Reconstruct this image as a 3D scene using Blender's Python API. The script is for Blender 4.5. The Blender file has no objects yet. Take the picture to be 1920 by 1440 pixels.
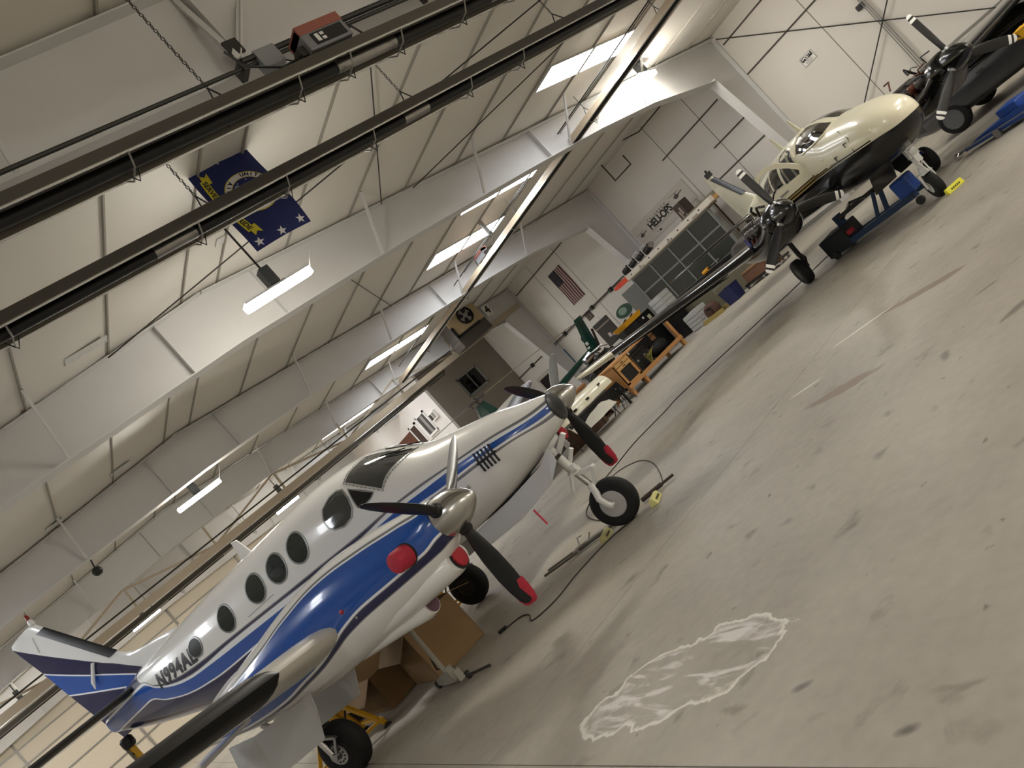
import bpy, bmesh, math, random
import numpy as np
from mathutils import Vector, Matrix
random.seed(7)
S = bpy.context.scene
COL = S.collection
PI = math.pi
# ------------------------------------------------------------------ camera, world, exposure
cam_d = bpy.data.cameras.new('camera'); cam = bpy.data.objects.new('camera', cam_d); COL.objects.link(cam)
cam_d.sensor_fit = 'HORIZONTAL'; cam_d.sensor_width = 36.0; cam_d.lens = 36.0 * 1548.976 / 1920.0
cam_d.clip_start = 0.05; cam_d.clip_end = 200
_R = ((0.393289, 0.627919, -0.671596), (-0.382192, -0.552705, -0.740572), (-0.836213, 0.547938, 0.022612))
_C = (8.210862, -5.339320, 1.915685)
cam.matrix_world = Matrix(((_R[0][0], -_R[1][0], -_R[2][0], _C[0]), (_R[0][1], -_R[1][1], -_R[2][1], _C[1]), (_R[0][2], -_R[1][2], -_R[2][2], _C[2]), (0, 0, 0, 1)))
S.camera = cam
S.view_settings.view_transform = 'Standard'; S.view_settings.look = 'None'; S.view_settings.gamma = 1.0
S.view_settings.use_curve_mapping = False
S.view_settings.exposure = 1.15
S.cycles.max_bounces = 8; S.cycles.diffuse_bounces = 5; S.cycles.glossy_bounces = 3; S.cycles.sample_clamp_indirect = 4.0
wd = bpy.data.worlds.new('world'); S.world = wd; wd.use_nodes = True
wd.node_tree.nodes['Background'].inputs[0].default_value = (0.75, 0.82, 0.9, 1); wd.node_tree.nodes['Background'].inputs[1].default_value = 0.6
SKYLIGHT_E, TUBE_E = 8.0, 60.0

# ------------------------------------------------------------------ materials
def lin(h):
    h = h.lstrip('#'); c = [int(h[i:i+2], 16) / 255 for i in (0, 2, 4)]
    return tuple(x / 12.92 if x <= .04045 else ((x + .055) / 1.055) ** 2.4 for x in c) + (1,)
MATS = {}
def M(name, colr='#808080', rough=.5, metal=0.0, coat=0.0, var=0.0, scale=6.0, bump=0.0, emit=0.0, spec=None, stretch=None):
    if name in MATS: return MATS[name]
    m = bpy.data.materials.new(name); m.use_nodes = True; nt = m.node_tree; b = nt.nodes['Principled BSDF']
    c = lin(colr) if isinstance(colr, str) else colr
    b.inputs['Base Color'].default_value = c; b.inputs['Roughness'].default_value = rough; b.inputs['Metallic'].default_value = metal
    b.inputs['Coat Weight'].default_value = coat; b.inputs['Coat Roughness'].default_value = .08
    if spec is not None: b.inputs['Specular IOR Level'].default_value = spec
    if emit: b.inputs['Emission Color'].default_value = c; b.inputs['Emission Strength'].default_value = emit
    if var or bump:
        tc = nt.nodes.new('ShaderNodeTexCoord'); src = tc.outputs['Object']
        if stretch:
            mp = nt.nodes.new('ShaderNodeMapping'); mp.inputs['Scale'].default_value = stretch; nt.links.new(src, mp.inputs[0]); src = mp.outputs[0]
        n = nt.nodes.new('ShaderNodeTexNoise'); n.inputs['Scale'].default_value = scale; n.inputs['Detail'].default_value = 5
        nt.links.new(src, n.inputs['Vector'])
        if var:
            mx = nt.nodes.new('ShaderNodeMix'); mx.data_type = 'RGBA'
            mx.inputs[6].default_value = tuple(x * (1 - var) for x in c[:3]) + (1,); mx.inputs[7].default_value = tuple(min(1, x * (1 + var)) for x in c[:3]) + (1,)
            nt.links.new(n.outputs['Fac'], mx.inputs[0]); nt.links.new(mx.outputs[2], b.inputs['Base Color'])
        if bump:
            bp = nt.nodes.new('ShaderNodeBump'); bp.inputs['Strength'].default_value = bump; bp.inputs['Distance'].default_value = .02
            nt.links.new(n.outputs['Fac'], bp.inputs['Height']); nt.links.new(bp.outputs[0], b.inputs['Normal'])
    MATS[name] = m
    return m
def paint(name, base, layers, xr, zr, rough=.25, coat=.4):
    """painted livery: each layer (colour, [(x, z)...], (xmin, xmax)) covers everything below its line, in turn"""
    m = bpy.data.materials.new(name); m.use_nodes = True; nt = m.node_tree; b = nt.nodes['Principled BSDF']
    b.inputs['Roughness'].default_value = rough; b.inputs['Coat Weight'].default_value = coat; b.inputs['Coat Roughness'].default_value = .06
    N, L = nt.nodes.new, nt.links.new
    tc = N('ShaderNodeTexCoord'); sp = N('ShaderNodeSeparateXYZ'); L(tc.outputs['Object'], sp.inputs[0])
    def mr(sock, a, c):
        r = N('ShaderNodeMapRange'); r.inputs[1].default_value = a; r.inputs[2].default_value = c; L(sock, r.inputs[0]); return r.outputs[0]
    xn, zn = mr(sp.outputs[0], *xr), mr(sp.outputs[2], *zr)
    prev = None; pc = lin(base)
    for lay in layers:
        colr, pts = lay[0], sorted(lay[1])
        fc = N('ShaderNodeFloatCurve'); cv = fc.mapping.curves[0]
        q = [((x - xr[0]) / (xr[1] - xr[0]), (z - zr[0]) / (zr[1] - zr[0])) for x, z in pts]
        if q[0][0] > 0: q = [(0, q[0][1])] + q
        if q[-1][0] < 1: q = q + [(1, q[-1][1])]
        while len(cv.points) < len(q): cv.points.new(.5, .5)
        for p_, (a, c) in zip(cv.points, q): p_.location = (a, c); p_.handle_type = 'VECTOR' if len(pts) <= 4 else 'AUTO_CLAMPED'
        fc.mapping.use_clip = False; fc.mapping.update(); L(xn, fc.inputs['Value'])
        lt = N('ShaderNodeMath'); lt.operation = 'LESS_THAN'; L(zn, lt.inputs[0]); L(fc.outputs[0], lt.inputs[1]); fac = lt.outputs[0]
        if len(lay) > 2:
            for op, v in (('GREATER_THAN', lay[2][0]), ('LESS_THAN', lay[2][1])):
                t = N('ShaderNodeMath'); t.operation = op; L(sp.outputs[0], t.inputs[0]); t.inputs[1].default_value = v
                k = N('ShaderNodeMath'); k.operation = 'MULTIPLY'; L(fac, k.inputs[0]); L(t.outputs[0], k.inputs[1]); fac = k.outputs[0]
        mx = N('ShaderNodeMix'); mx.data_type = 'RGBA'; L(fac, mx.inputs[0])
        if prev is None: mx.inputs[6].default_value = pc
        else: L(prev, mx.inputs[6])
        mx.inputs[7].default_value = lin(colr); prev = mx.outputs[2]
    if prev is None: b.inputs['Base Color'].default_value = pc
    else: L(prev, b.inputs['Base Color'])
    return m

# ------------------------------------------------------------------ mesh building
class MB:
    def __init__(s): s.v = []; s.f = []; s.mi = []; s.m = 0
    def add(s, vs, fs):
        o = len(s.v); s.v += [tuple(float(c) for c in v) for v in vs]; s.f += [tuple(o + i for i in f) for f in fs]; s.mi += [s.m] * len(fs); return s
    def box(s, x0, x1, y0, y1, z0, z1):
        x0, x1 = min(x0, x1), max(x0, x1); y0, y1 = min(y0, y1), max(y0, y1); z0, z1 = min(z0, z1), max(z0, z1)
        return s.add([(x0, y0, z0), (x1, y0, z0), (x1, y1, z0), (x0, y1, z0), (x0, y0, z1), (x1, y0, z1), (x1, y1, z1), (x0, y1, z1)],
                     [(3, 2, 1, 0), (4, 5, 6, 7), (0, 1, 5, 4), (1, 2, 6, 5), (2, 3, 7, 6), (3, 0, 4, 7)])
    def bar(s, p, q, w=.05, h=None, up=(0, 0, 1)):
        h = h or w; p, q = Vector(p), Vector(q); d = (q - p).normalized(); u = Vector(up)
        if abs(d.dot(u)) > .98: u = Vector((1, 0, 0))
        a = d.cross(u).normalized() * w / 2; b = a.cross(d).normalized() * h / 2
        vs = [p - a - b, p + a - b, p + a + b, p - a + b, q - a - b, q + a - b, q + a + b, q - a + b]
        return s.add(vs, [(3, 2, 1, 0), (4, 5, 6, 7), (0, 1, 5, 4), (1, 2, 6, 5), (2, 3, 7, 6), (3, 0, 4, 7)])
    def loft(s, rings, caps=True, closed=True):
        n = len(rings[0]); vs = [p for r in rings for p in r]; fs = []
        for i in range(len(rings) - 1):
            for j in range(n if closed else n - 1):
                k = (j + 1) % n; fs.append((i * n + j, i * n + k, (i + 1) * n + k, (i + 1) * n + j))
        if caps: fs += [tuple(range(n))[::-1], tuple((len(rings) - 1) * n + j for j in range(n))]
        return s.add(vs, fs)
    def tube(s, pts, r, n=8, caps=True):
        pts = [Vector(p) for p in pts]; rings = []; a = None
        rr = r if isinstance(r, (list, tuple)) else [r] * len(pts)
        for i, p in enumerate(pts):
            d = ((pts[min(i + 1, len(pts) - 1)] - pts[max(i - 1, 0)])).normalized()
            if a is None:
                u = Vector((0, 0, 1)) if abs(d.z) < .95 else Vector((1, 0, 0)); a = d.cross(u).normalized()
            else: a = (a - d * a.dot(d)).normalized()
            b = d.cross(a)
            rings.append([p + (a * math.cos(t) + b * math.sin(t)) * rr[i] for t in [2 * PI * k / n for k in range(n)]])
        return s.loft(rings, caps)
    def lathe(s, prof, o=(0, 0, 0), ax=(0, 0, 1), n=24, caps=True):
        """prof: (distance along axis, radius)"""
        o, d = Vector(o), Vector(ax).normalized(); u = Vector((0, 0, 1)) if abs(d.z) < .95 else Vector((1, 0, 0))
        a = d.cross(u).normalized(); b = d.cross(a)
        return s.loft([[o + d * t + (a * math.cos(k) + b * math.sin(k)) * max(r, 1e-4) for k in [2 * PI * i / n for i in range(n)]] for t, r in prof], caps)
    def prism(s, poly, vec):
        """poly: 3D points; vec: thickness vector"""
        n = len(poly); v = Vector(vec); a = [Vector(p) for p in poly]
        return s.add(a + [p + v for p in a], [tuple(range(n))[::-1], tuple(range(n, 2 * n))] + [(i, (i + 1) % n, n + (i + 1) % n, n + i) for i in range(n)])
    def ball(s, c, r, n=12, sc=(1, 1, 1)):
        rings = []
        for i in range(1, n // 2):
            t = PI * i / (n // 2); rings.append([(c[0] + r * sc[0] * math.sin(t) * math.cos(k), c[1] + r * sc[1] * math.sin(t) * math.sin(k), c[2] + r * sc[2] * math.cos(t)) for k in [2 * PI * j / n for j in range(n)]])
        return s.loft(rings, True)
    def build(s, name, mat, parent=None, smooth=0, bevel=0.0, kind=None):
        me = bpy.data.meshes.new(name); me.from_pydata(s.v, [], s.f)
        for m in (mat if isinstance(mat, (list, tuple)) else [mat]): me.materials.append(m)
        for p_, i in zip(me.polygons, s.mi): p_.material_index = i
        bm = bmesh.new(); bm.from_mesh(me); bmesh.ops.remove_doubles(bm, verts=bm.verts, dist=1e-5); bmesh.ops.recalc_face_normals(bm, faces=bm.faces); bm.to_mesh(me); bm.free()
        if smooth:
            for p_ in me.polygons: p_.use_smooth = True
            me.set_sharp_from_angle(angle=math.radians(smooth))
        o = bpy.data.objects.new(name, me); COL.objects.link(o)
        if parent: o.parent = parent
        if bevel:
            bv = o.modifiers.new('bevel', 'BEVEL'); bv.width = bevel; bv.segments = 2; bv.limit_method = 'ANGLE'
        if kind: o['kind'] = kind
        return o
def tag(o, label=None, cat=None, group=None, kind=None):
    if label: o['label'] = label
    if cat: o['category'] = cat
    if group: o['group'] = group
    if kind: o['kind'] = kind
    return o
def thing(name, label, cat, loc=(0, 0, 0), rz=0.0, group=None):
    o = bpy.data.objects.new(name, None); o.empty_display_size = .1; COL.objects.link(o); o.location = loc; o.rotation_euler = (0, 0, rz)
    return tag(o, label, cat, group)
def shell(name):
    o = bpy.data.objects.new(name, None); COL.objects.link(o); return tag(o, kind='structure')
def B(name, mat, parent, *boxes, bevel=0.0, label=None, each=False):
    if each:
        for b in boxes: B(name, mat, parent, b, bevel=bevel)
        return
    m = MB()
    for b in boxes: m.box(*b)
    o = m.build(name, mat, parent, bevel=bevel)
    if label: o['label'] = label
    return o
def clone(o, parent=None, loc=None, rz=None):
    c = o.copy(); COL.objects.link(c)
    if parent is not None: c.parent = parent
    if loc is not None: c.location = loc
    if rz is not None: c.rotation_euler = (0, 0, rz)
    for ch in list(o.children): clone(ch, c)
    return c
def text_mesh(txt, size=1.0, bold=0.0, spacing=1.0, fine=0):
    """flat lettering in the xy plane: (verts, faces)"""
    cu = bpy.data.curves.new('lettering', 'FONT'); cu.body = txt; cu.size = size; cu.offset = bold; cu.space_character = spacing; cu.resolution_u = 3
    cu.align_x = 'CENTER'; cu.align_y = 'CENTER'
    ob = bpy.data.objects.new('lettering', cu); COL.objects.link(ob); bpy.context.view_layer.update()
    me = bpy.data.meshes.new_from_object(ob.evaluated_get(bpy.context.evaluated_depsgraph_get()))
    bpy.data.objects.remove(ob); bpy.data.curves.remove(cu)
    if fine:
        bm = bmesh.new(); bm.from_mesh(me); bmesh.ops.triangulate(bm, faces=bm.faces)
        for _ in range(fine): bmesh.ops.subdivide_edges(bm, edges=[e for e in bm.edges if e.calc_length() > size * .12], cuts=1)
        bmesh.ops.triangulate(bm, faces=bm.faces); bm.to_mesh(me); bm.free()
    v = [tuple(p.co) for p in me.vertices]; f = [tuple(p.vertices) for p in me.polygons]; bpy.data.meshes.remove(me)
    return v, f
def text_on(name, txt, mat, parent, fn, size, bold=0.0, spacing=1.0, fine=0):
    """fn maps flat (u, v) to 3D"""
    v, f = text_mesh(txt, size, bold, spacing, fine); m = MB(); m.add([fn(a, b) for a, b, _ in v], f)
    return m.build(name, mat, parent)
def slab_text(name, txt, mat, parent, o, ux, uy, size, bold=0, spacing=1.0, out=.002):
    o, ux, uy = Vector(o), Vector(ux), Vector(uy); n = ux.cross(uy).normalized() * out
    return text_on(name, txt, mat, parent, lambda a, b: o + ux * a + uy * b + n, size, bold, spacing)

def herm(xs, ys, x):
    """monotone-ish cubic through knots; xs descending or ascending"""
    xs=np.array(xs,float); ys=np.array(ys,float)
    if xs[0]>xs[-1]: xs=xs[::-1]; ys=ys[::-1]
    x=min(max(x,xs[0]),xs[-1]); i=min(max(int(np.searchsorted(xs,x))-1,0),len(xs)-2)
    h=xs[i+1]-xs[i]; d=(ys[1:]-ys[:-1])/(xs[1:]-xs[:-1])
    def m(k):
        if k==0: return d[0]
        if k==len(xs)-1: return d[-1]
        a,b=d[k-1],d[k]
        return 0 if a*b<=0 else 2*a*b/(a+b)
    t=(x-xs[i])/h
    return float((2*t**3-3*t**2+1)*ys[i]+(t**3-2*t**2+t)*h*m(i)+(-2*t**3+3*t**2)*ys[i+1]+(t**3-t**2)*h*m(i+1))
class Body:
    """loft along x: knots (x, top, bottom, half width, height of widest point 0..1); superellipse sections"""
    def __init__(s, kn, n=2.4, y0=0.0, nb=None):
        s.x=[k[0] for k in kn]; s.t=[k[1] for k in kn]; s.b=[k[2] for k in kn]; s.w=[k[3] for k in kn]
        s.c=[k[4] if len(k)>4 else .5 for k in kn]; s.n=n; s.nb=nb or n; s.y0=y0; s.cache={}
    def sec(s,x):
        k=round(x,4)
        if k not in s.cache: s.cache[k]=tuple(herm(s.x,v,x) for v in (s.t,s.b,s.w,s.c))
        return s.cache[k]
    def pt(s,x,th,off=0.0):
        """th in degrees: 0 = right side (-y), 90 = top, -90 = bottom, 180 = left"""
        t,b,w,c=s.sec(x); zc=b+(t-b)*c; a=np.radians(th); ca,sa=np.cos(a),np.sin(a)
        n=s.n if sa>=0 else s.nb; h=(t-zc) if sa>=0 else (zc-b)
        ey=np.sign(ca)*abs(ca)**(2/n); ez=np.sign(sa)*abs(sa)**(2/n)
        return np.array([x, s.y0-(w+off)*ey, zc+(h+off)*ez])
    def inside(s,p):
        t,b,w,c=s.sec(p[0]); zc=b+(t-b)*c; n=s.n if p[2]>=zc else s.nb
        h=max((t-zc) if p[2]>=zc else (zc-b),1e-4)
        return (abs((p[1]-s.y0)/max(w,1e-4))**n+abs((p[2]-zc)/h)**n) - 1
    def theta(s,p):
        t,b,w,c=s.sec(p[0]); zc=b+(t-b)*c; n=s.n if p[2]>=zc else s.nb
        h=(t-zc) if p[2]>=zc else (zc-b)
        cy=-(p[1]-s.y0)/w; cz=(p[2]-zc)/h
        return float(np.degrees(np.arctan2(np.sign(cz)*abs(cz)**(n/2),np.sign(cy)*abs(cy)**(n/2))))
    def side(s,x,z,sgn=-1,off=0.0):
        """y of the surface at x,z"""
        t,b,w,c=s.sec(x); zc=b+(t-b)*c; n=s.n if z>=zc else s.nb; h=(t-zc) if z>=zc else (zc-b)
        q=min(abs((z-zc)/h),.999)
        return s.y0+sgn*((w)*(1-q**n)**(1/n)+off)
# ================================================================== materials of the building
white_panel = M('white_panel', '#dad6ce', .55, var=.03, scale=1.5)
white_vinyl = M('white_vinyl', '#dcd7d0', .5, var=.025, scale=1.2)
steel_white = M('steel_white', '#cfcecd', .5, var=.03, scale=3)
steel_grey = M('steel_grey', '#8f8d88', .45, .2)
dark_steel = M('dark_steel', '#33322f', .5, .3)
black = M('black_plastic', '#0d0d0e', .45)
chrome = M('chrome', '#c8c8c8', .18, 1.0)
alu = M('aluminium', '#a7a8a8', .32, 1.0)
seam = M('seam', '#85817a', .8)
rubber = M('rubber', '#0c0c0d', .75, bump=.2, scale=40)
glow = M('skylight_glow', '#f6faff', .5, emit=SKYLIGHT_E)
lampglow = M('lamp_glow', '#fff8ea', .5, emit=TUBE_E)
wood = M('pine', '#b98650', .5, var=.15, scale=5, stretch=(1, 6, 6))
darkwood = M('dark_wood', '#4f3b29', .55, var=.2, scale=5)
yellow = M('yellow_paint', '#d9a51e', .4, var=.08, scale=8)
blue_paint = M('blue_tool_paint', '#1c4390', .35, var=.08)
red_cloth = M('red_cloth', '#b02a35', .75, var=.1, scale=12, bump=.2)
card = M('cardboard', '#8a6e4b', .8, var=.06, scale=9)
greybody = M('grey_paint', '#6d6f70', .4)

def concrete():
    m = bpy.data.materials.new('concrete'); m.use_nodes = True; nt = m.node_tree; b = nt.nodes['Principled BSDF']; N, L = nt.nodes.new, nt.links.new
    tc = N('ShaderNodeTexCoord'); o = tc.outputs['Object']
    def noise(scale, det=6, st=None, dist=0.0):
        n = N('ShaderNodeTexNoise'); n.inputs['Scale'].default_value = scale; n.inputs['Detail'].default_value = det; n.inputs['Distortion'].default_value = dist
        if st:
            mp = N('ShaderNodeMapping'); mp.inputs['Scale'].default_value = st; L(o, mp.inputs[0]); L(mp.outputs[0], n.inputs['Vector'])
        else: L(o, n.inputs['Vector'])
        return n.outputs['Fac']
    def ramp(s, stops):
        r = N('ShaderNodeValToRGB'); r.color_ramp.elements[0].position = stops[0][0]; r.color_ramp.elements[0].color = stops[0][1]
        r.color_ramp.elements[1].position = stops[-1][0]; r.color_ramp.elements[1].color = stops[-1][1]
        for p_, c in stops[1:-1]: r.color_ramp.elements.new(p_).color = c
        L(s, r.inputs[0]); return r.outputs[0]
    g = lambda v: (v, v, v, 1)
    def mix(f, a, c):
        x = N('ShaderNodeMix'); x.data_type = 'RGBA'
        if isinstance(f, float): x.inputs[0].default_value = f
        else: L(f, x.inputs[0])
        for i, v in ((6, a), (7, c)):
            if isinstance(v, tuple): x.inputs[i].default_value = v
            else: L(v, x.inputs[i])
        return x.outputs[2]
    base = ramp(noise(.7, 8, dist=.6), [(.3, lin('#938c80')), (.5, lin('#a9a295')), (.7, lin('#b9b2a3'))])
    fine = ramp(noise(9, 8), [(.3, lin('#8f887c')), (.7, lin('#b5ad9f'))])
    col = mix(.45, base, fine); cl = ramp(noise(.33, 4, dist=1.0), [(.36, lin('#8f897e')), (.62, lin('#b3ac9f'))]); col = mix(.35, col, cl)
    blot = ramp(noise(2.6, 7, dist=.4), [(.63, g(0)), (.74, g(1))]); col = mix(blot, col, lin('#7a7267'))
    blot2 = ramp(noise(5.0, 3, (1.4, 1, 1)), [(.70, g(0)), (.76, g(1))]); col = mix(blot2, col, lin('#625b50'))
    def patch(cx, cy, rx, ry, rot, lo, hi, ns=2.2, amt=.55):
        mp = N('ShaderNodeMapping'); mp.vector_type = 'TEXTURE'; mp.inputs['Location'].default_value = (cx, cy, 0); mp.inputs['Rotation'].default_value = (0, 0, rot); mp.inputs['Scale'].default_value = (rx, ry, 1)
        L(o, mp.inputs[0]); ln = N('ShaderNodeVectorMath'); ln.operation = 'LENGTH'; L(mp.outputs[0], ln.inputs[0])
        a = N('ShaderNodeMath'); a.operation = 'MULTIPLY_ADD'; L(noise(ns, 8, dist=.8), a.inputs[0]); a.inputs[1].default_value = amt * 2; L(ln.outputs['Value'], a.inputs[2])
        h = N('ShaderNodeMath'); h.operation = 'MULTIPLY'; h.inputs[1].default_value = .4; L(a.outputs[0], h.inputs[0])
        return ramp(h.outputs[0], [(lo * .4, g(1)), (hi * .4, g(0))]), h.outputs[0]
    # pale mineral bloom with hard crusted edges, near the camera
    f, raw = patch(3.62, -2.92, .95, .42, .30, 1.25, 1.46); rim = ramp(raw, [(.54, g(0)), (.565, g(.9)), (.575, g(.9)), (.585, g(0))])
    streak = ramp(noise(3.2, 9, (.6, 2.2, 1), 1.2), [(.50, g(0)), (.62, g(1))])
    k = N('ShaderNodeMix'); k.data_type = 'RGBA'; k.blend_type = 'MULTIPLY'; k.inputs[0].default_value = 1; L(f, k.inputs[6]); L(streak, k.inputs[7])
    col = mix(k.outputs[2], col, lin('#d8d3cf')); col = mix(rim, col, lin('#e6e1d8'))
    for args, c in (((3.0, .77, .42, .11, .05, 1.4, 1.7, 4), '#857565'), ((3.2, 2.43, .5, .1, -.05, 1.4, 1.7, 4), '#857565'), ((4.33, .30, .05, .13, .5, 1.0, 1.7, 7), '#7d766b'),
                    ((5.67, -3.4, .06, .03, .4, 1.0, 1.8, 8), '#6b655b'), ((4.9, -3.1, .06, .03, .4, 1.0, 1.8, 8), '#77706a'), ((4.3, 1.4, .10, .03, .6, 1.0, 1.8, 8), '#77706a')):
        ff, _ = patch(*args); col = mix(ff, col, lin(c))
    for args in ((2.4, 2.4, .45, .035, .35, 1.2, 1.45, 5, .4), (2.15, 1.35, .22, .03, .3, 1.2, 1.45, 5, .4), (3.6, 8.2, 2.0, .12, -.35, 1.0, 1.5, 3, .4)):
        ff, _ = patch(*args); col = mix(ff, col, lin('#d6d0c6'))
    L(col, b.inputs['Base Color'])
    rr = N('ShaderNodeMapRange'); rr.inputs[3].default_value = .38; rr.inputs[4].default_value = .6; L(noise(1.3, 5), rr.inputs[0]); L(rr.outputs[0], b.inputs['Roughness'])
    bp = N('ShaderNodeBump'); bp.inputs['Strength'].default_value = .08; bp.inputs['Distance'].default_value = .02; L(noise(14, 6), bp.inputs['Height']); L(bp.outputs[0], b.inputs['Normal'])
    return m
CONC = concrete()
XW0, XW1, YW = -36.0, 16.8, 16.35
FR = [16.6, 9.2, 1.8, -5.42, -12.8, -20.2, -27.6, -35.0]
def roofz(y): return 7.12 - .073 * abs(y)

# ------------------------------------------------------------------ floor: poured slabs with saw-cut joints
fl = shell('floor')
xs = [XW0 - .3, -27.86, -20.48, -13.1, -5.72, 1.66, 9.04, XW1 + .3]; ys = [-YW - .3, -10.9, -3.58, 10.55, YW + .3]
for i in range(len(xs) - 1):
    for j in range(len(ys) - 1):
        g_ = .005
        B('slab', CONC, fl, (xs[i] + g_, xs[i + 1] - g_, ys[j] + g_, ys[j + 1] - g_, -.15, 0))
B('joint_filler', M('joint', '#2e2b27', .9), fl, (XW0, XW1, -YW, YW, -.16, -.02))
# ------------------------------------------------------------------ walls
def wallbox(name, mat, *bx): return tag(B(name, mat, None, *bx), kind='structure')
wb = wallbox('wall_back', white_vinyl, (XW0 - .2, XW1 + .2, YW, YW + .15, -.1, 6.1))
wallbox('wall_front', white_vinyl, (XW0 - .2, XW1 + .2, -YW - .15, -YW, -.1, 6.1))
wallbox('wall_right', white_vinyl, (XW1, XW1 + .15, -YW - .2, YW + .2, -.1, 7.3))
wl = wallbox('wall_left', M('cream_wall', '#dcd2c0', .55, var=.03), (XW0 - .15, XW0, -YW - .2, YW + .2, -.1, 7.3))
for z in (.9, 2.1, 3.3, 4.6, 5.32, 6.1): B('girt', steel_grey, wl, (XW0, XW0 + .06, -YW, 12.1, z - .035, z + .035))
for y in (-12, -8, -4, 0, 4, 8): B('door_post', steel_grey, wl, (XW0, XW0 + .05, y - .05, y + .05, 0, 6.6))
gm = M('girt_dark', '#4a4641', .8)  # plain dark tone of the thin wall girts
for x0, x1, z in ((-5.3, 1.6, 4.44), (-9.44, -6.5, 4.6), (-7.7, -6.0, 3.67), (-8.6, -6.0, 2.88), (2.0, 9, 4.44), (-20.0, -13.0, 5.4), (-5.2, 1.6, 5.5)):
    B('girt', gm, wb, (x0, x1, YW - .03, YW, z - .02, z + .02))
B('panel_seam', seam, wb, *[(x - .012, x + .012, YW - .004, YW, 0, 5.9) for x in (-9.2, -16.3, -2.9, -18.2, -7.4, 4.0)])
B('base_rail', steel_grey, wb, (-5.0, 9, YW - .05, YW, 1.18, 1.24), (-5.0, 9, YW - .05, YW, 1.32, 1.36))
B('baseboard_strip', steel_grey, wb, (-24, 16, YW - .02, YW, 0, .12))
# cable bracing of the middle bay
m = MB(); m.tube([(-5.2, YW - .1, 5.75), (1.75, YW - .1, .05)], .016, 6); br1 = m.build('brace_cable', dark_steel, wb)
m = MB(); m.tube([(-5.2, YW - .12, .35), (1.75, YW - .12, 5.3)], .016, 6); m.build('brace_cable', dark_steel, wb)
m = MB(); [m.tube([(-1.73 + d, YW - .08, .1), (-1.73 + d * .6, YW - .08, 5.7)], .014, 6) for d in (-.07, 0, .07)]; m.build('brace_strap', steel_grey, wb)
# conduit run with clamps
m = MB(); m.tube([(-24, YW - .06, 2.76), (-12.3, YW - .06, 2.81)], .022, 8); m.tube([(-20.4, YW - .1, 2.70), (-14.5, YW - .1, 2.75)], .014, 6); m.build('wall_conduit', dark_steel, wb)
for x in (-22.5, -20.7, -19.2, -16.8, -15.3, -13.9):
    B('conduit_clamp', dark_steel, wb, (x - .06, x + .06, YW - .12, YW, 2.68, 2.86))
for x in (-13.9, -13.5, -13.2): m = MB(); m.tube([(x, YW - .05, 2.8), (x, YW - .05, 1.6)], .018, 6); m.build('wall_conduit', dark_steel, wb)
# ------------------------------------------------------------------ ceiling: insulated panels between purlins
ce = shell('ceiling'); NP = 11; PS = 1.475
pyv = [3.32 + PS * k for k in range(-2, 9)]
pys = sorted([-y for y in pyv if y > 0] + [y for y in pyv if y > 0]); edges = [-YW] + pys + [YW]
# a bay of panels between neighbouring purlins and frames, so the seams over the frames show too
pm = MB()
for a, b_ in zip(edges[:-1], edges[1:]):
    for f0, f1 in zip(FR[1:], FR[:-1]):
        y0, y1 = a + .012, b_ - .012; mid = [(y0, roofz(y0)), ((y0 + y1) / 2, roofz((y0 + y1) / 2) - (.012 if a * b_ > 0 else 0)), (y1, roofz(y1))]
        q = MB(); rings = []
        for x in (f0 + .01, f1 - .01): rings.append([(x, y, z) for y, z in mid] + [(x, y, z + .1) for y, z in reversed(mid)])
        q.loft(rings); q.build('roof_panel', white_panel, ce)
for y in pys: B('purlin', M('purlin', '#9b978e', .6), ce, (XW0, XW1, y - .013, y + .013, roofz(y) - .04, roofz(y) + .06))
B('roof_deck', steel_white, ce, (XW0 - .2, XW1 + .2, -YW - .2, YW + .2, 7.3, 7.4))
rods = MB()
for p_, q_ in (((-5.3, 4.95), (1.7, 10.9)), ((-5.3, 4.1), (1.7, 1.4)), ((-5.3, -1.9), (1.7, 9.1)), ((-12.6, 7.0), (-5.5, 2.2))):
    r_ = MB(); r_.tube([(p_[0], p_[1], roofz(p_[1]) - .09), (q_[0], q_[1], roofz(q_[1]) - .09)], .012, 6); r_.build('brace_rod', dark_steel, ce)
# shiny tape patches on the insulation seams
tape = M('foil_tape', '#d8d8d6', .3, .35, bump=.5, scale=12)
for x, y0, y1 in ((-4.6, -2.6, -1.9), (-12.3, -3.6, -3.2), (-12.0, -1.9, -1.4), (-3.9, .2, .7)):
    B('insulation_tape', tape, ce, (x - .11, x + .11, y0, y1, roofz(y0) - .03, roofz(y0) - .015))
# skylights, two purlin bays long, one by every frame on both slopes
SK = [(-3.77, -2.98), (-8.45, -7.68), (-11.3, -10.4), (-18.5, -17.7), (-23.0, -22.2), (-26.2, -25.4), (-31.2, -30.4), (3.6, 4.4), (10.6, 11.4)]
n_ = 1
for x0, x1 in SK:
    for sgn in (1, -1):
        for ya, yb in ((7.86, 9.22), (9.29, 10.68)):
            w_ = shell('window_%d' % n_); n_ += 1
            a, b_ = sgn * ya, sgn * yb
            q = MB(); q.add([(x0, a, roofz(a) - .03), (x1, a, roofz(a) - .03), (x1, b_, roofz(b_) - .03), (x0, b_, roofz(b_) - .03)], [(0, 1, 2, 3)]); q.build('skylight_pane', glow, w_)
            q = MB()
            for p0, p1 in (((x0, a), (x1, a)), ((x0, b_), (x1, b_)), ((x0, a), (x0, b_)), ((x1, a), (x1, b_))):
                q.bar((p0[0], p0[1], roofz(p0[1]) - .02), (p1[0], p1[1], roofz(p1[1]) - .02), .03, .05)
            q.build('skylight_frame', steel_white, w_)
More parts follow.
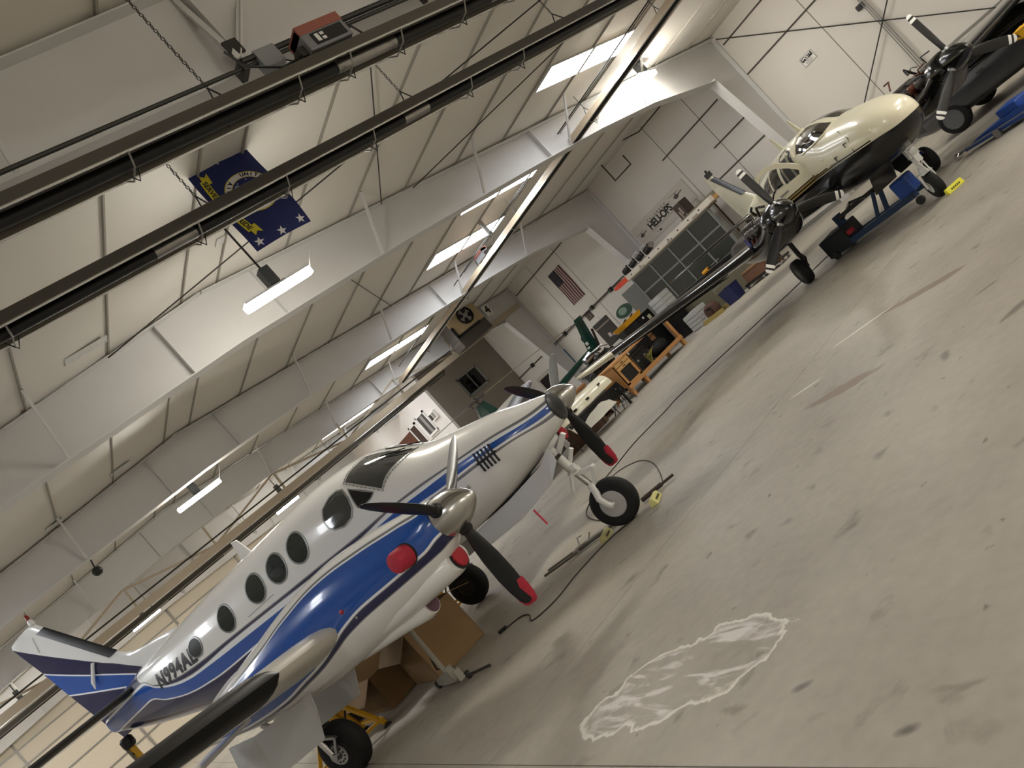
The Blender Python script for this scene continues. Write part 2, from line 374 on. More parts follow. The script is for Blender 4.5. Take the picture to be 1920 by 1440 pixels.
# ------------------------------------------------------------------ rigid steel frames
LOW = [(16.3, 0.0), (16.1, .0), (15.72, 2.0), (15.1, 4.82)]
BOT = [(15.1, 4.82), (12.5, 5.3), (10.4, 5.5), (8.0, 5.64), (4.0, 5.84), (0, 5.93)]
def frame(i, x):
    t = shell('trim_%d' % i); w = .012; fw = .15
    for sg in (1, -1):
        poly = [(x - w, sg * y, z) for y, z in BOT] + [(x - w, 0, roofz(0) - .06), (x - w, sg * YW, roofz(YW) - .06), (x - w, sg * YW, 5.2), (x - w, sg * 15.05, 4.9)]
        q = MB(); q.prism(poly, (2 * w, 0, 0)); q.build('rafter_web', steel_white, t)
        q = MB()
        for (y0, z0), (y1, z1) in zip(BOT[:-1], BOT[1:]):
            q.add([(x - fw, sg * y0, z0), (x + fw, sg * y0, z0), (x + fw, sg * y1, z1), (x - fw, sg * y1, z1), (x - fw, sg * y0, z0 - .02), (x + fw, sg * y0, z0 - .02), (x + fw, sg * y1, z1 - .02), (x - fw, sg * y1, z1 - .02)],
                  [(0, 1, 2, 3), (7, 6, 5, 4), (0, 3, 7, 4), (1, 5, 6, 2), (0, 4, 5, 1), (3, 2, 6, 7)])
        q.build('bottom_flange', steel_white, t)
        q = MB(); q.bar((x, sg * .02, roofz(0) - .07), (x, sg * YW, roofz(YW) - .07), .3, .02); q.build('top_flange', steel_white, t)
        poly = [(x - w, sg * 16.33, 0), (x - w, sg * 16.0, 0), (x - w, sg * 15.72, 2), (x - w, sg * 15.05, 4.9), (x - w, sg * YW, 5.2)]
        q = MB(); q.prism(poly, (2 * w, 0, 0)); q.build('column_web', steel_white, t)
        q = MB(); q.bar((x, sg * 16.0, 0), (x, sg * 15.08, 4.9), .3, .024, up=(0, 1, 0)); q.build('column_flange', steel_white, t)
        q = MB(); q.bar((x, sg * 16.32, 0), (x, sg * 16.32, 5.75), .3, .03, up=(0, 1, 0)); q.build('outer_flange', steel_white, t)
        for yy in (1.0, 8.55):
            zb = np.interp(yy, [b[0] for b in BOT[::-1]], [b[1] for b in BOT[::-1]])
            q = MB(); q.box(x - .13, x + .13, sg * yy - .008, sg * yy + .008, zb, roofz(yy) - .08); q.build('splice_plate', steel_white, t)
        for yy in (3.32, 6.27, 9.22, 12.17):
            zb = float(np.interp(yy, [b[0] for b in BOT[::-1]], [b[1] for b in BOT[::-1]]))
            for sx in (1, -1):
                q = MB(); q.bar((x + sx * .14, sg * yy, zb + .02), (x + sx * 1.0, sg * yy, roofz(yy) - .06), .045, .045); q.build('flange_brace', steel_white, t)
for i, x in enumerate(FR): frame(i + 1, x)
# ------------------------------------------------------------------ header truss under the frame at x = -20.2
tr = shell('trim_9'); TX = -20.2
def memb(nm, p, q, w=.1, h=None): k = MB(); k.bar(p, q, w, h or w); k.build(nm, M('truss_steel', '#b3a58f', .5, var=.05), tr)
memb('bottom_chord', (TX, 16.2, 5.06), (TX, -12, 5.06), .2, .24)
nodes = [12.2 - 2.93 * k for k in range(9)]
for k, y in enumerate(nodes):
    for s_ in (-.05, .05): memb('truss_post', (TX + s_, y, 5.1), (TX + s_, y + .05, 5.86), .05)
    if k + 1 < len(nodes):
        a, b_ = (y, nodes[k + 1]) if k % 2 == 0 else (nodes[k + 1], y)
        memb('truss_diagonal', (TX, a, 5.12), (TX, b_, 5.84), .07)
m = MB(); m.tube([(TX + .2, 12, 5.32), (TX + .2, -10, 5.32)], .03, 6); m.build('truss_conduit', dark_steel, tr)
# ------------------------------------------------------------------ office block in the far corner
og = wallbox('wall_office_front', M('office_shaded', '#857c72', .6, var=.03), (-24.15, -24.0, 12.1, YW, -.05, 6.0))  # front face coloured darker for the shade lying on it
ow = wallbox('wall_office_side', M('office_white', '#e3ddd8', .5, var=.02), (XW0, -23.985, 12.06, 12.2, -.05, 6.3))
wn = shell('window_90')
B('window_frame', alu, wn, (-24.02, -23.93, 13.62, 13.7, 3.6, 4.58), (-24.02, -23.93, 14.83, 14.91, 3.6, 4.58), (-24.02, -23.93, 13.62, 14.91, 3.58, 3.66), (-24.02, -23.93, 13.62, 14.91, 4.52, 4.6), (-24.02, -23.93, 14.24, 14.28, 3.6, 4.58))
dgl = M('dark_glass', '#0a0b0a', .06)
B('window_pane', dgl, wn, (-24.02, -23.96, 13.7, 14.24, 3.66, 4.52)); B('window_pane', dgl, wn, (-24.02, -23.96, 14.28, 14.83, 3.66, 4.52))
w2 = shell('window_91'); whitem = M('window_white', '#e8e6e2', .4)
B('window_frame', whitem, w2, (-26.42, -26.32, 12.0, 12.07, 3.5, 4.65), (-25.44, -25.34, 12.0, 12.07, 3.5, 4.65), (-26.42, -25.34, 12.0, 12.07, 4.55, 4.65), (-26.42, -25.34, 11.98, 12.07, 3.48, 3.58))
for k in range(3): B('window_pane', M('blind_%d' % (k % 2), ['#3b3a38', '#8c8a86'][k % 2], .4), w2, (-26.32 + k * .295, -26.03 + k * .295, 12.03, 12.07, 3.58, 4.55))
d1 = shell('door_1'); B('door_leaf', M('dark_door', '#35201c', .4), d1, (-27.5, -26.84, 12.01, 12.06, 2.4, 4.46)); B('door_frame', whitem, d1, (-27.62, -27.5, 11.99, 12.06, 2.4, 4.58), (-26.84, -26.74, 11.99, 12.06, 2.4, 4.58), (-27.62, -26.74, 11.99, 12.06, 4.46, 4.58))
d2 = shell('door_2'); B('door_leaf', M('brown_door', '#5b2f1f', .4, var=.1), d2, (-29.7, -28.7, 12.01, 12.06, 2.4, 4.42)); B('door_leaf', MATS['brown_door'], d2, (-28.68, -27.72, 12.01, 12.06, 2.4, 4.42))
# ================================================================== white and blue twin turboprop
KA = Body([(.29,1.76,1.44,.15),(.24,1.79,1.41,.19),(.1,1.84,1.37,.25),(-.1,1.91,1.32,.33),(-.4,2.03,1.22,.42),(-.9,2.17,1.13,.52),(-1.35,2.30,1.10,.59),(-1.6,2.42,1.09,.62),(-1.9,2.62,1.08,.65),(-2.2,2.75,1.08,.67),(-2.6,2.84,1.08,.69),(-3.2,2.90,1.08,.70),(-4,2.91,1.08,.70),(-5.6,2.91,1.14,.70),(-6.4,2.89,1.34,.66),(-7.2,2.86,1.60,.57),(-8,2.82,1.83,.44),(-8.8,2.74,2.09,.28),(-9.5,2.62,2.34,.10)], 2.35)
ka = thing('twin_turboprop_airplane', 'white and blue low-wing twin turboprop airplane with oval cabin windows and red propeller covers', 'airplane', (0, 0, 0), math.radians(32.512))
NAVY, BLUE, GREYL, WHT = '#1d1f4a', '#1b52a8', '#77787e', '#e9e9e7'
c_top = [(.3,1.735),(-.51,1.86),(-1.11,1.94),(-1.57,2.0),(-2.02,2.03),(-2.57,2.045),(-3.42,2.09),(-4.4,2.14),(-5.45,2.20),(-6.18,2.235),(-6.85,2.31),(-7.3,2.42),(-7.8,2.66),(-8.2,2.95)]
c_nb = [(.3,1.70),(-.51,1.835),(-1.13,1.918),(-1.59,1.968),(-2.04,2.0),(-2.59,1.985),(-3.48,2.035),(-4.45,2.095),(-5.5,2.145),(-6.27,2.16),(-6.6,2.195),(-7.0,2.28),(-7.35,2.41),(-7.8,2.61)]
c_bt = [(.3,1.675),(-.43,1.78),(-.69,1.83),(-1.17,1.885),(-1.5,1.91),(-1.86,1.94),(-2.6,1.955),(-3.51,1.985),(-4.05,2.0),(-5.06,2.05),(-6.1,2.11),(-6.6,2.155),(-7.0,2.245),(-7.35,2.38),(-7.8,2.57)]
c_bb = [(.3,1.60),(-.35,1.70),(-.73,1.75),(-1.06,1.775),(-1.25,1.785),(-1.78,1.84),(-2.6,1.86),(-3.5,1.86),(-4.36,1.86),(-4.98,1.885),(-5.94,1.91),(-6.19,1.93),(-6.83,2.02),(-7.34,2.17),(-7.8,2.34)]
sh = lambda c, d: [(x, z + d) for x, z in c]
c_gb = [(.3,1.53),(-.27,1.635),(-.71,1.685),(-1.11,1.715),(-1.8,1.78),(-2.8,1.80)]
c_n2 = [(-2.8,1.78),(-4.6,1.78),(-5.66,1.79),(-6.3,1.74),(-6.98,1.62),(-7.6,1.3)]
ka_paint = paint('turboprop_livery', WHT, [(GREYL, c_top), (NAVY, sh(c_top, -.018)), (GREYL, sh(c_nb, .014)), ('#eceff2', c_nb), (BLUE, c_bt), ('#eceff2', c_bb), (GREYL, sh(c_bb, -.028), (-2.85, 2)), (NAVY, sh(c_bb, -.024), (-12, -2.85)), (WHT, c_gb, (-2.85, 2)), (WHT, c_n2, (-12, -2.85))], (-10.4, .4), (1.0, 4.8), .22, .5)
whitep = M('white_aircraft_paint', WHT, .25, coat=.4, var=.02, scale=2); boot = M('deice_boot', '#0b0b0c', .38)
rings = []
for x in np.concatenate([np.linspace(.29, -.6, 14), np.linspace(-.75, -2.7, 20), np.linspace(-2.9, -9.5, 30)]): rings.append([KA.pt(x, t) for t in np.linspace(0, 360, 48, endpoint=False)])
fus = MB().loft(rings).build('fuselage', ka_paint, ka, smooth=40)
def conform(body, pts, off, rows=(0, .35, .7, 1), th=False, sgn=-1, skirt=True):
    """patch lying on a body: outline pts in (x, z) of one side or (x, angle)"""
    q = [np.array(p_, float) for p_ in pts]; out = []
    for i in range(len(q)):
        a, b_ = q[i], q[(i + 1) % len(q)]; k = max(1, int(np.linalg.norm((b_ - a) * (np.array([1, .012]) if th else 1)) / .05))
        out += [a + (b_ - a) * j / k for j in range(k)]
    c = sum(out) / len(out); f3 = (lambda u, o: body.pt(u[0], u[1], o)) if th else (lambda u, o: np.array([u[0], body.side(u[0], u[1], sgn, o), u[1]]))
    m = MB(); n = len(out); vs = [f3(c, off)]; fs = []
    for r in rows[1:]: vs += [f3(c + (u - c) * r, off) for u in out]
    if skirt: vs += [f3(u, -.03) for u in out]
    for i in range(n):
        j = (i + 1) % n; fs.append((0, 1 + i, 1 + j))
        for k in range(len(rows) - 2 + (1 if skirt else 0)): fs.append((1 + k * n + i, 1 + (k + 1) * n + i, 1 + (k + 1) * n + j, 1 + k * n + j))
    return m.add(vs, fs)
def ring_on(body, pts, grow, off, th=False):
    q = [np.array(p_, float) for p_ in pts]; c = sum(q) / len(q); out = []
    for i in range(len(q)):
        a, b_ = q[i], q[(i + 1) % len(q)]; out += [a + (b_ - a) * j / 6 for j in range(6)]
    f3 = (lambda u, o: body.pt(u[0], u[1], o)) if th else (lambda u, o: np.array([u[0], body.side(u[0], u[1], -1, o), u[1]]))
    sc = np.array([1, .012]) if th else np.array([1, 1])
    def g(u):
        d = (u - c) * sc; l = np.linalg.norm(d); return u + (u - c) * grow / max(l, .01)
    n = len(out); vs = [f3(u, off) for u in out] + [f3(g(u), off) for u in out] + [f3(g(u), -.01) for u in out] + [f3(u, -.01) for u in out]
    return MB().add(vs, [(k * n + i, k * n + (i + 1) % n, ((k + 1) % 4) * n + (i + 1) % n, ((k + 1) % 4) * n + i) for k in range(4) for i in range(n)])
tint = M('tinted_glass', '#232a28', .04, coat=.5); clearglass = M('cockpit_glass', '#3a3c3b', .05, coat=.6)
ell = lambda cx, cz, a, b_, n=28, lean=0: [(cx + a * math.cos(t) + lean * math.sin(t), cz + b_ * math.sin(t)) for t in [2 * PI * k / n for k in range(n)]]
for x, z, a, b_ in ((-3.49, 2.45, .18, .185), (-3.98, 2.445, .18, .18), (-4.49, 2.445, .18, .18), (-5.25, 2.425, .165, .175), (-6.08, 2.43, .15, .125)):
    conform(KA, ell(x, z, a, b_), .004).build('cabin_window', tint if x > -6 else M('blanked_window', '#0c0d0d', .5), fus, smooth=60)
    ring_on(KA, ell(x, z, a, b_), .022, .008).build('window_frame', M('window_rim', '#8b8d8c', .3, .4), fus, smooth=50)
ws = [(-1.49, 84), (-1.53, 77), (-1.6, 67), (-1.74, 50), (-1.92, 28), (-2.14, 39), (-2.37, 52), (-2.30, 63), (-2.19, 74), (-2.12, 84)]
for nm, pts in (('windshield', ws), ('windshield', [(x, 180 - t) for x, t in ws])):
    conform(KA, pts, .004, th=True, rows=(0, .25, .5, .75, 1)).build(nm, clearglass, fus, smooth=60)
    ring_on(KA, pts, .035, .007, th=True).build('windshield_frame', M('frame_rivets', '#b9bbb9', .35, .3), fus, smooth=50)
rv = MB()
for a, b_ in zip(ws, ws[1:]):
    for k in range(5):
        u = (a[0] + (b_[0] - a[0]) * k / 5, a[1] + (b_[1] - a[1]) * k / 5); c0 = np.mean(ws, axis=0); d = np.array([u[0] - c0[0], u[1] - c0[1]]); d = d * .03 / np.linalg.norm(d * np.array([1, .012]))
        p_ = KA.pt(u[0] + d[0], u[1] + d[1], .008); rv.ball(p_, .009, 6)
rv.build('rivet_row', dark_steel, fus, kind='stuff')
tri = [(-2.35, 2.545), (-2.05, 2.305), (-2.12, 2.275), (-2.27, 2.265), (-2.33, 2.30)]
conform(KA, tri, .004).build('storm_window', M('storm_glass', '#161817', .05), fus, smooth=60); ring_on(KA, tri, .02, .007).build('window_frame', MATS['window_rim'], fus, smooth=50)
ck = [(-2.45, 2.59), (-2.54, 2.63), (-2.66, 2.63), (-2.82, 2.58), (-2.88, 2.47), (-2.86, 2.36), (-2.79, 2.29), (-2.65, 2.245), (-2.50, 2.265), (-2.42, 2.34), (-2.405, 2.46)]
conform(KA, ck, .004).build('cockpit_window', clearglass, fus, smooth=60); ring_on(KA, ck, .022, .007).build('window_frame', MATS['window_rim'], fus, smooth=50)
# wipers
for sg, pts in ((1, [(-1.5, 80), (-1.66, 78), (-1.8, 74)]), (1, [(-1.5, 98), (-1.7, 90), (-1.85, 86)]), (1, [(-1.62, 86), (-1.86, 70)])):
    m = MB(); m.tube([KA.pt(x, t, .03) for x, t in pts], .008, 6); m.build('wiper', black, fus)
# nose cap, louvres, panel line, static port
m = MB(); m.lathe([(0, .19), (.012, .19), (.03, .17), (.045, .12), (.052, .01)], (.265, 0, 1.60), (1, 0, -.05), 28); m.build('nose_cap', M('radome_grey', '#26282a', .35), ka, smooth=40)
lou = thing('nose_vent', None, None); lou.parent = ka
for k in range(5):
    x = -.505 - .052 * k; conform(KA, [(x, 1.80 + .008 * k), (x - .02, 1.81 + .008 * k), (x - .035, 1.57 + .005 * k), (x - .015, 1.565 + .005 * k)], .012, rows=(0, 1)).build('vent_slot', black, lou)
conform(KA, [(-.49, 1.70), (-.49, 1.68), (-.76, 1.70), (-.76, 1.72)], .02, rows=(0, 1)).build('vent_bar', black, lou)
m = MB(); m.ball((-1.03, KA.side(-1.03, 1.58) + .01, 1.58), .028, 10); m.build('static_port', alu, ka, smooth=60)
conform(KA, [(-4.26, 2.225), (-4.26, 2.218), (-4.87, 2.226), (-4.87, 2.233)], .003, rows=(0, 1)).build('drip_strip', steel_grey, ka)
# registration letters along the tail
text_on('registration', 'N994AL', M('dark_letter', '#3b3b42', .4), ka, lambda a, b_: np.array([-6.72 + a + b_ * .12, KA.side(-6.72 + a, 2.40 + b_ - a * .06, -1, .006), 2.40 + b_ - a * .06]), .30, .012, 1.12, fine=2)
# dorsal fin, rudder fin
zs = [2.2, 2.4, 2.6, 2.75, 2.87, 2.95, 3.03, 3.1, 3.2, 3.32, 3.6, 3.9, 4.2, 4.47, 4.58, 4.63]
LE = [(2.2, -8.2), (2.6, -7.6), (2.80, -6.6), (2.93, -6.95), (3.0, -7.4), (3.06, -7.8), (3.12, -8.0), (3.2, -8.12), (3.32, -8.24), (4.47, -9.22), (4.58, -9.30), (4.63, -9.42)]
TE = [(2.2, -9.5), (2.66, -9.67), (3.34, -9.86), (3.9, -9.99), (4.58, -10.2), (4.63, -10.16)]
def foil(le, te, z, t, n=10):
    up = [(le + (te - le) * (1 - math.cos(PI * k / n)) / 2, t * (2.0 * math.sqrt(max((1 - math.cos(PI * k / n)) / 2, 0)) * (1 - (1 - math.cos(PI * k / n)) / 2) + .02 * (1 - (1 - math.cos(PI * k / n)) / 2))) for k in range(n + 1)]
    return [(x, y, z) for x, y in up] + [(x, -y, z) for x, y in up[-2:0:-1]]
itp = lambda tab, z: float(np.interp(z, [a for a, _ in tab], [b_ for _, b_ in tab]))
f1 = [(-10.3, 4.66), (-7.87, 2.74), (-7.0, 2.2)]; f2 = [(-10.2, 4.08), (-9.99, 3.9), (-7.9, 2.62), (-7.4, 2.3)]; f3 = [(-10.0, 3.43), (-9.86, 3.34), (-8.4, 2.68), (-7.6, 2.35)]
fin_paint = paint('fin_livery', WHT, [('#3a3c55', f1), (NAVY, sh(f1, -.02)), ('#eceff2', sh(f2, .02)), (BLUE, sh(f2, -.012)), ('#eceff2', sh(f3, .02)), (NAVY, sh(f3, -.012))], (-10.4, .4), (1.0, 4.8), .22, .5)
m = MB(); m.loft([foil(itp(LE, z), itp(TE, z), z, .075 if z > 3.2 else .05) for z in zs]); fin = m.build('tail_fin', fin_paint, ka, smooth=35)
m = MB(); bz = [3.30, 3.6, 3.9, 4.2, 4.44]
m.loft([[(itp(LE, z) + .012, 0, z), (itp(LE, z) - .03, -.034, z), (itp(LE, z) - .17, -.068, z), (itp(LE, z) - .17, .068, z), (itp(LE, z) - .03, .034, z)] for z in bz]); m.build('fin_boot', boot, ka, smooth=50)
m = MB(); m.lathe([(0, .05), (.06, .05), (.1, .04), (.12, .01)], (-9.36, 0, 4.60), (0, 0, 1), 12); m.build('beacon_base', whitep, ka, smooth=40)
m = MB(); m.lathe([(0, .035), (.06, .035), (.1, .015)], (-9.36, 0, 4.71), (0, 0, 1), 12); m.build('beacon', M('beacon_red', '#8a2f1d', .3), ka, smooth=40)
m = MB(); m.tube([(-8.75, -.09, 3.42), (-9.05, -.085, 3.2), (-9.12, -.08, 3.1)], [.03, .035, .01], 10); m.build('fin_fairing', whitep, ka, smooth=50)
m = MB(); m.tube([(-9.5, -.06, 4.45), (-9.62, -.06, 4.2)], .012, 6); m.build('tail_light_arm', whitep, ka)
m = MB(); m.prism([(-4.72, -.012, 2.88), (-4.80, -.012, 3.17), (-4.91, -.012, 3.2), (-4.98, -.012, 2.88)], (0, .024, 0)); m.build('antenna_blade', whitep, ka)
# horizontal stabilizer
def wing(sg, st, n=12):
    """st: (y, xLE, xTE, z, half thickness)"""
    rings = []
    for y, a, b_, z, t in st: rings.append([(x, sg * y, z + h) for x, h, _ in foil(a, b_, 0, t, n)])
    return MB().loft(rings)
for sg in (-1, 1):
    wing(sg, [(.05, -8.0, -9.55, 2.66, .07), (.9, -8.25, -9.62, 2.68, .06), (2.55, -8.72, -9.7, 2.72, .045), (2.62, -8.85, -9.68, 2.72, .02)]).build('stabilizer', whitep, ka, smooth=40)
    m = MB(); m.loft([[(x + .012, sg * y, z), (x - .03, sg * y, z + .036), (x - .15, sg * y, z + .058), (x - .15, sg * y, z - .058), (x - .03, sg * y, z - .036)] for y, x, z in ((.3, -8.075, 2.665), (.9, -8.25, 2.68), (2.5, -8.705, 2.72))]); m.build('stabilizer_boot', boot, ka, smooth=50)
# wing: centre section and outer panels
WST = [(.4, -2.10, -4.55, 1.22, .22), (1.97, -2.14, -4.5, 1.38, .22), (2.45, -2.24, -4.45, 1.46, .21), (3.2, -2.48, -4.4, 1.56, .19), (5.0, -2.66, -4.3, 1.80, .15), (7.3, -2.86, -4.18, 2.08, .10), (7.6, -3.0, -4.1, 2.12, .04)]
for sg in (-1, 1):
    wing(sg, WST).build('wing', M('wing_paint', '#cfcac0', .35, coat=.2, var=.05, scale=2.5), ka, smooth=40)
    m = MB(); rg = []
    for y in (3.10, 3.12, 3.17, 3.25, 4.2, 5.0, 6.2, 7.2):
        a = float(np.interp(y, [w[0] for w in WST], [w[1] for w in WST])); z = float(np.interp(y, [w[0] for w in WST], [w[3] for w in WST])); t = float(np.interp(y, [w[0] for w in WST], [w[4] for w in WST])) * (.55 if y < 3.11 else .8 if y < 3.15 else .97 if y < 3.2 else 1.04)
        bd = .30 if y > 3.2 else (.12 if y < 3.11 else .2 if y < 3.15 else .27); rg.append([(a + .014, sg * y, z), (a - .02, sg * y, z + t * .30), (a - .08, sg * y, z + t * .56), (a - bd, sg * y, z + t * .80), (a - bd, sg * y, z - t * .80), (a - .08, sg * y, z - t * .56), (a - .02, sg * y, z - t * .30)])
    m.loft(rg); m.build('wing_boot', boot, ka, smooth=60)
m = MB(); m.box(-4.75, -3.95, -4.6, -2.45, 1.30, 1.34); m.build('flap', whitep, ka)
# nacelles
NAC = Body([(-.62,1.80,1.36,.22),(-.7,1.83,1.28,.26),(-1.0,1.88,1.13,.33),(-1.5,1.97,1.04,.39),(-2.2,2.03,.98,.42),(-2.8,2.0,.97,.42),(-3.4,1.92,1.0,.40),(-4.2,1.8,1.1,.33),(-5.2,1.62,1.3,.18),(-5.7,1.55,1.4,.06)], 2.2)
nt_ = [(-.6,1.76),(-1.0,1.81),(-1.5,1.88),(-2.2,1.93),(-2.8,1.88),(-3.4,1.78),(-4.2,1.68),(-5.7,1.5)]
nl = [(-.62,1.5),(-.88,1.465),(-1.2,1.465),(-1.73,1.47),(-2.13,1.43),(-2.41,1.36),(-2.73,1.29),(-3.08,1.255),(-3.6,1.215),(-4.2,1.24),(-5.6,1.4)]
nb_ = [(-.62,1.36),(-.75,1.345),(-1.56,1.345),(-2.1,1.325),(-2.46,1.265),(-2.75,1.215),(-3.15,1.18),(-3.6,1.15),(-4.2,1.17),(-5.6,1.36)]
nac_paint = paint('nacelle_livery', WHT, [(GREYL, sh(nt_, .035)), ('#eceff2', sh(nt_, .015)), (BLUE, nt_), ('#eceff2', sh(nl, .0)), ('#4a4a5e', sh(nl, -.028)), (NAVY, sh(nl, -.04)), (GREYL, sh(nb_, .012)), (WHT, nb_)], (-6, 0), (.8, 2.2), .2, .6)
silver = M('polished_spinner', '#c9c8c5', .22, 1.0, var=.06, scale=3); blade_black = M('blade_black', '#101012', .42); blade_grey = M('blade_grey', '#7f8182', .38, .6)
def blade(hub, ang, R, mat, nm, par, feather=1.0, prof=None, tipmats=None):
    """one blade: azimuth ang in the y-z plane, chord along x when feathered"""
    rad = Vector((0, math.cos(ang), math.sin(ang))); tan = Vector((0, -math.sin(ang), math.cos(ang))); fx = Vector((1, 0, 0))
    prof = prof or [(.10, .055, .055), (.24, .06, .05), (.34, .085, .036), (.5, .105, .024), (.7, .108, .017), (.85, .095, .012), (.95, .07, .009), (.985, .045, .007), (1.0, .012, .004)]
    rings = []
    for r, c, t in prof:
        p_ = math.radians(82 if feather else 22) - (math.radians(14) * (r - .6) if feather else math.radians(26) * (r - .6)); ch = fx * math.sin(p_) + tan * math.cos(p_); nn = tan * math.sin(p_) - fx * math.cos(p_)
        rings.append([hub + rad * (r * R) + ch * (c * math.cos(k)) + nn * (t * math.sin(k)) for k in [2 * PI * i / 14 for i in range(14)]])
    return MB().loft(rings).build(nm, mat, par, smooth=50)
scov = M('cover_red', '#b3263a', .7, bump=.3, scale=14)
for sg in (-1, 1):
    y0 = sg * 1.97; NAC.y0 = y0; NAC.cache = {}
    rings = [[NAC.pt(x, t) for t in np.linspace(0, 360, 40, endpoint=False)] for x in np.concatenate([np.linspace(-.62, -1.2, 10), np.linspace(-1.3, -5.7, 26)])]
    nac = MB().loft(rings).build('nacelle', nac_paint, ka, smooth=45)
    # chin intake with red plug, oil-cooler scoop
    lip = Body([(-.80,1.30,1.06,.20,.5),(-.86,1.33,1.03,.23,.5),(-1.1,1.36,1.02,.27,.5),(-1.6,1.36,1.0,.30,.5),(-2.4,1.3,1.02,.28,.5)], 2.2, y0=y0)
    MB().loft([[lip.pt(x, t) for t in np.linspace(0, 360, 28, endpoint=False)] for x in (-.80, -.86, -1.1, -1.6, -2.4)]).build('chin_cowl', whitep, nac, smooth=50)
    m = MB(); m.lathe([(0, .115), (.04, .11), (.07, .06), (.075, .01)], (-.80, y0, 1.18), (1, 0, 0), 24); m.build('intake_plug', red_cloth, nac, smooth=50)
    m = MB(); m.lathe([(-.02, .132), (.022, .135), (.022, .115), (-.02, .11)], (-.80, y0, 1.18), (1, 0, 0), 24); m.build('intake_lip', black, nac, smooth=50)
    scp = Body([(-1.42,1.12,.88,.13,.5),(-1.5,1.14,.86,.16,.5),(-1.8,1.14,.90,.18,.5),(-2.4,1.12,.95,.16,.5),(-2.9,1.1,1.0,.10,.5)], 2.1, y0=y0)
    MB().loft([[scp.pt(x, t) for t in np.linspace(0, 360, 24, endpoint=False)] for x in (-1.42, -1.5, -1.8, -2.4, -2.9)]).build('oil_cooler_scoop', whitep, nac, smooth=50)
    m = MB(); m.lathe([(0, .11), (.012, .105)], (-1.415, y0, 1.0), (1, 0, 0), 20); m.build('scoop_plug', M('mauve_plug', '#70505e', .7), nac)
    # exhaust stubs under red covers, both flanks
    for s2 in (-1, 1):
        yy = y0 + s2 * .30
        m = MB(); m.lathe([(-.05, .13), (.03, .125)], (-1.02, yy, 1.55), (.15, s2, .08), 18); m.build('exhaust_flange', dark_steel, nac)
        m = MB(); m.lathe([(0, .118), (.08, .116), (.16, .112), (.19, .10), (.20, .05), (.205, .005)], (-1.02, yy, 1.55), (-.25, s2, .1), 20); m.build('exhaust_cover', scov, nac, smooth=45)
    for x in (-1.9, -2.35): m = MB(); m.tube([(x, y0 - .37, 1.44), (x - .03, y0 - .42, 1.40)], .012, 6); m.build('drain_mast', steel_grey, nac)
    m = MB(); m.ball((-2.02, y0 + sg * .40, 1.55), .035, 8); m.build('fuel_cap', M('red_dot', '#b0242c', .4), nac)
    hub = Vector((-.50, y0, 1.57)); pr_ = thing('propeller', None, None); pr_.parent = ka
    m = MB(); m.lathe([(-.16, .215), (-.02, .218), (.08, .205), (.17, .17), (.25, .12), (.31, .065), (.34, .025), (.345, .003)], hub, (1, 0, -.02), 32); m.build('spinner', silver, pr_, smooth=40)
    for k, a in enumerate((28.5, 148.5, 268.5)):
        ar = math.radians(a); b_ = blade(hub, ar, 1.18, blade_grey if k == 0 else blade_black, 'blade', pr_)
        if k == 0: b_['label'] = 'silver grey blade'
        rd = Vector((0, math.cos(ar), math.sin(ar))); m = MB(); m.lathe([(.15, .078), (.24, .075), (.26, .062)], hub, rd, 14); m.build('blade_cuff', black, pr_, smooth=50)
        if k == 2:
            q = MB(); q.loft([[hub + Vector((c * math.cos(t), w * math.sin(t), -r)) for t in [2 * PI * i / 12 for i in range(12)]] for r, c, w in ((.93, .115, .03), (1.0, .118, .035), (1.12, .108, .03), (1.19, .085, .022), (1.21, .05, .01))]); c_ = q.build('blade_cover', scov, pr_, smooth=50); c_['label'] = 'red cloth tip cover'
NAC.y0 = -1.97
# ---- nose gear
ng = thing('nose_gear', None, None); ng.parent = ka
def tyre(par, c, r, w, rim, rimmat, name='tyre', ax=(0, 1, 0)):
    m = MB(); m.lathe([(-w * .5, rim), (-w * .5, r * .78), (-w * .46, r * .9), (-w * .3, r * .985), (0, r), (w * .3, r * .985), (w * .46, r * .9), (w * .5, r * .78), (w * .5, rim)], c, ax, 36, caps=False); m.build(name, rubber, par, smooth=50)
    m = MB(); m.lathe([(-w * .48, rim * 1.02), (-w * .50, rim * .92), (-w * .30, rim * .8), (-w * .22, rim * .35), (-w * .4, rim * .3), (-w * .42, .005)], c, ax, 28); m.lathe([(w * .48, rim * 1.02), (w * .50, rim * .92), (w * .30, rim * .8), (w * .22, rim * .35), (w * .4, rim * .3), (w * .42, .005)], c, ax, 28); o = m.build('wheel_rim', rimmat, par, smooth=40)
    q = MB()
    for k in range(6):
        t = 2 * PI * k / 6 + .3
        for s_ in (-1, 1): q.lathe([(0, rim * .1), (.01, rim * .1)], (c[0] + rim * .58 * math.cos(t), c[1] + s_ * w * .285, c[2] + rim * .58 * math.sin(t)), ax, 8)
    q.build('rim_hole', black, par)
    return o
gw = M('gear_white', '#dededb', .35, coat=.2)
tyre(ng, (0, 0, .30), .30, .17, .165, M('rim_silver', '#c2c3c5', .35, .5))
m = MB(); m.tube([(-.18, 0, 1.25), (-.13, 0, .86)], .06, 12); m.tube([(-.13, 0, .90), (-.125, 0, .84)], .085, 12); m.build('gear_leg', gw, ng, smooth=50)
m = MB(); m.tube([(-.13, 0, .86), (-.075, 0, .58)], .038, 12); m.build('shock_strut', chrome, ng, smooth=50)
m = MB(); m.tube([(-.08, -.01, .62), (-.06, -.075, .54), (-.07, -.13, .45), (-.03, -.14, .35), (0, -.135, .30)], [.05, .048, .042, .038, .04], 10); m.tube([(0, -.15, .30), (0, .02, .30)], .03, 10); m.build('wheel_fork', gw, ng, smooth=60)
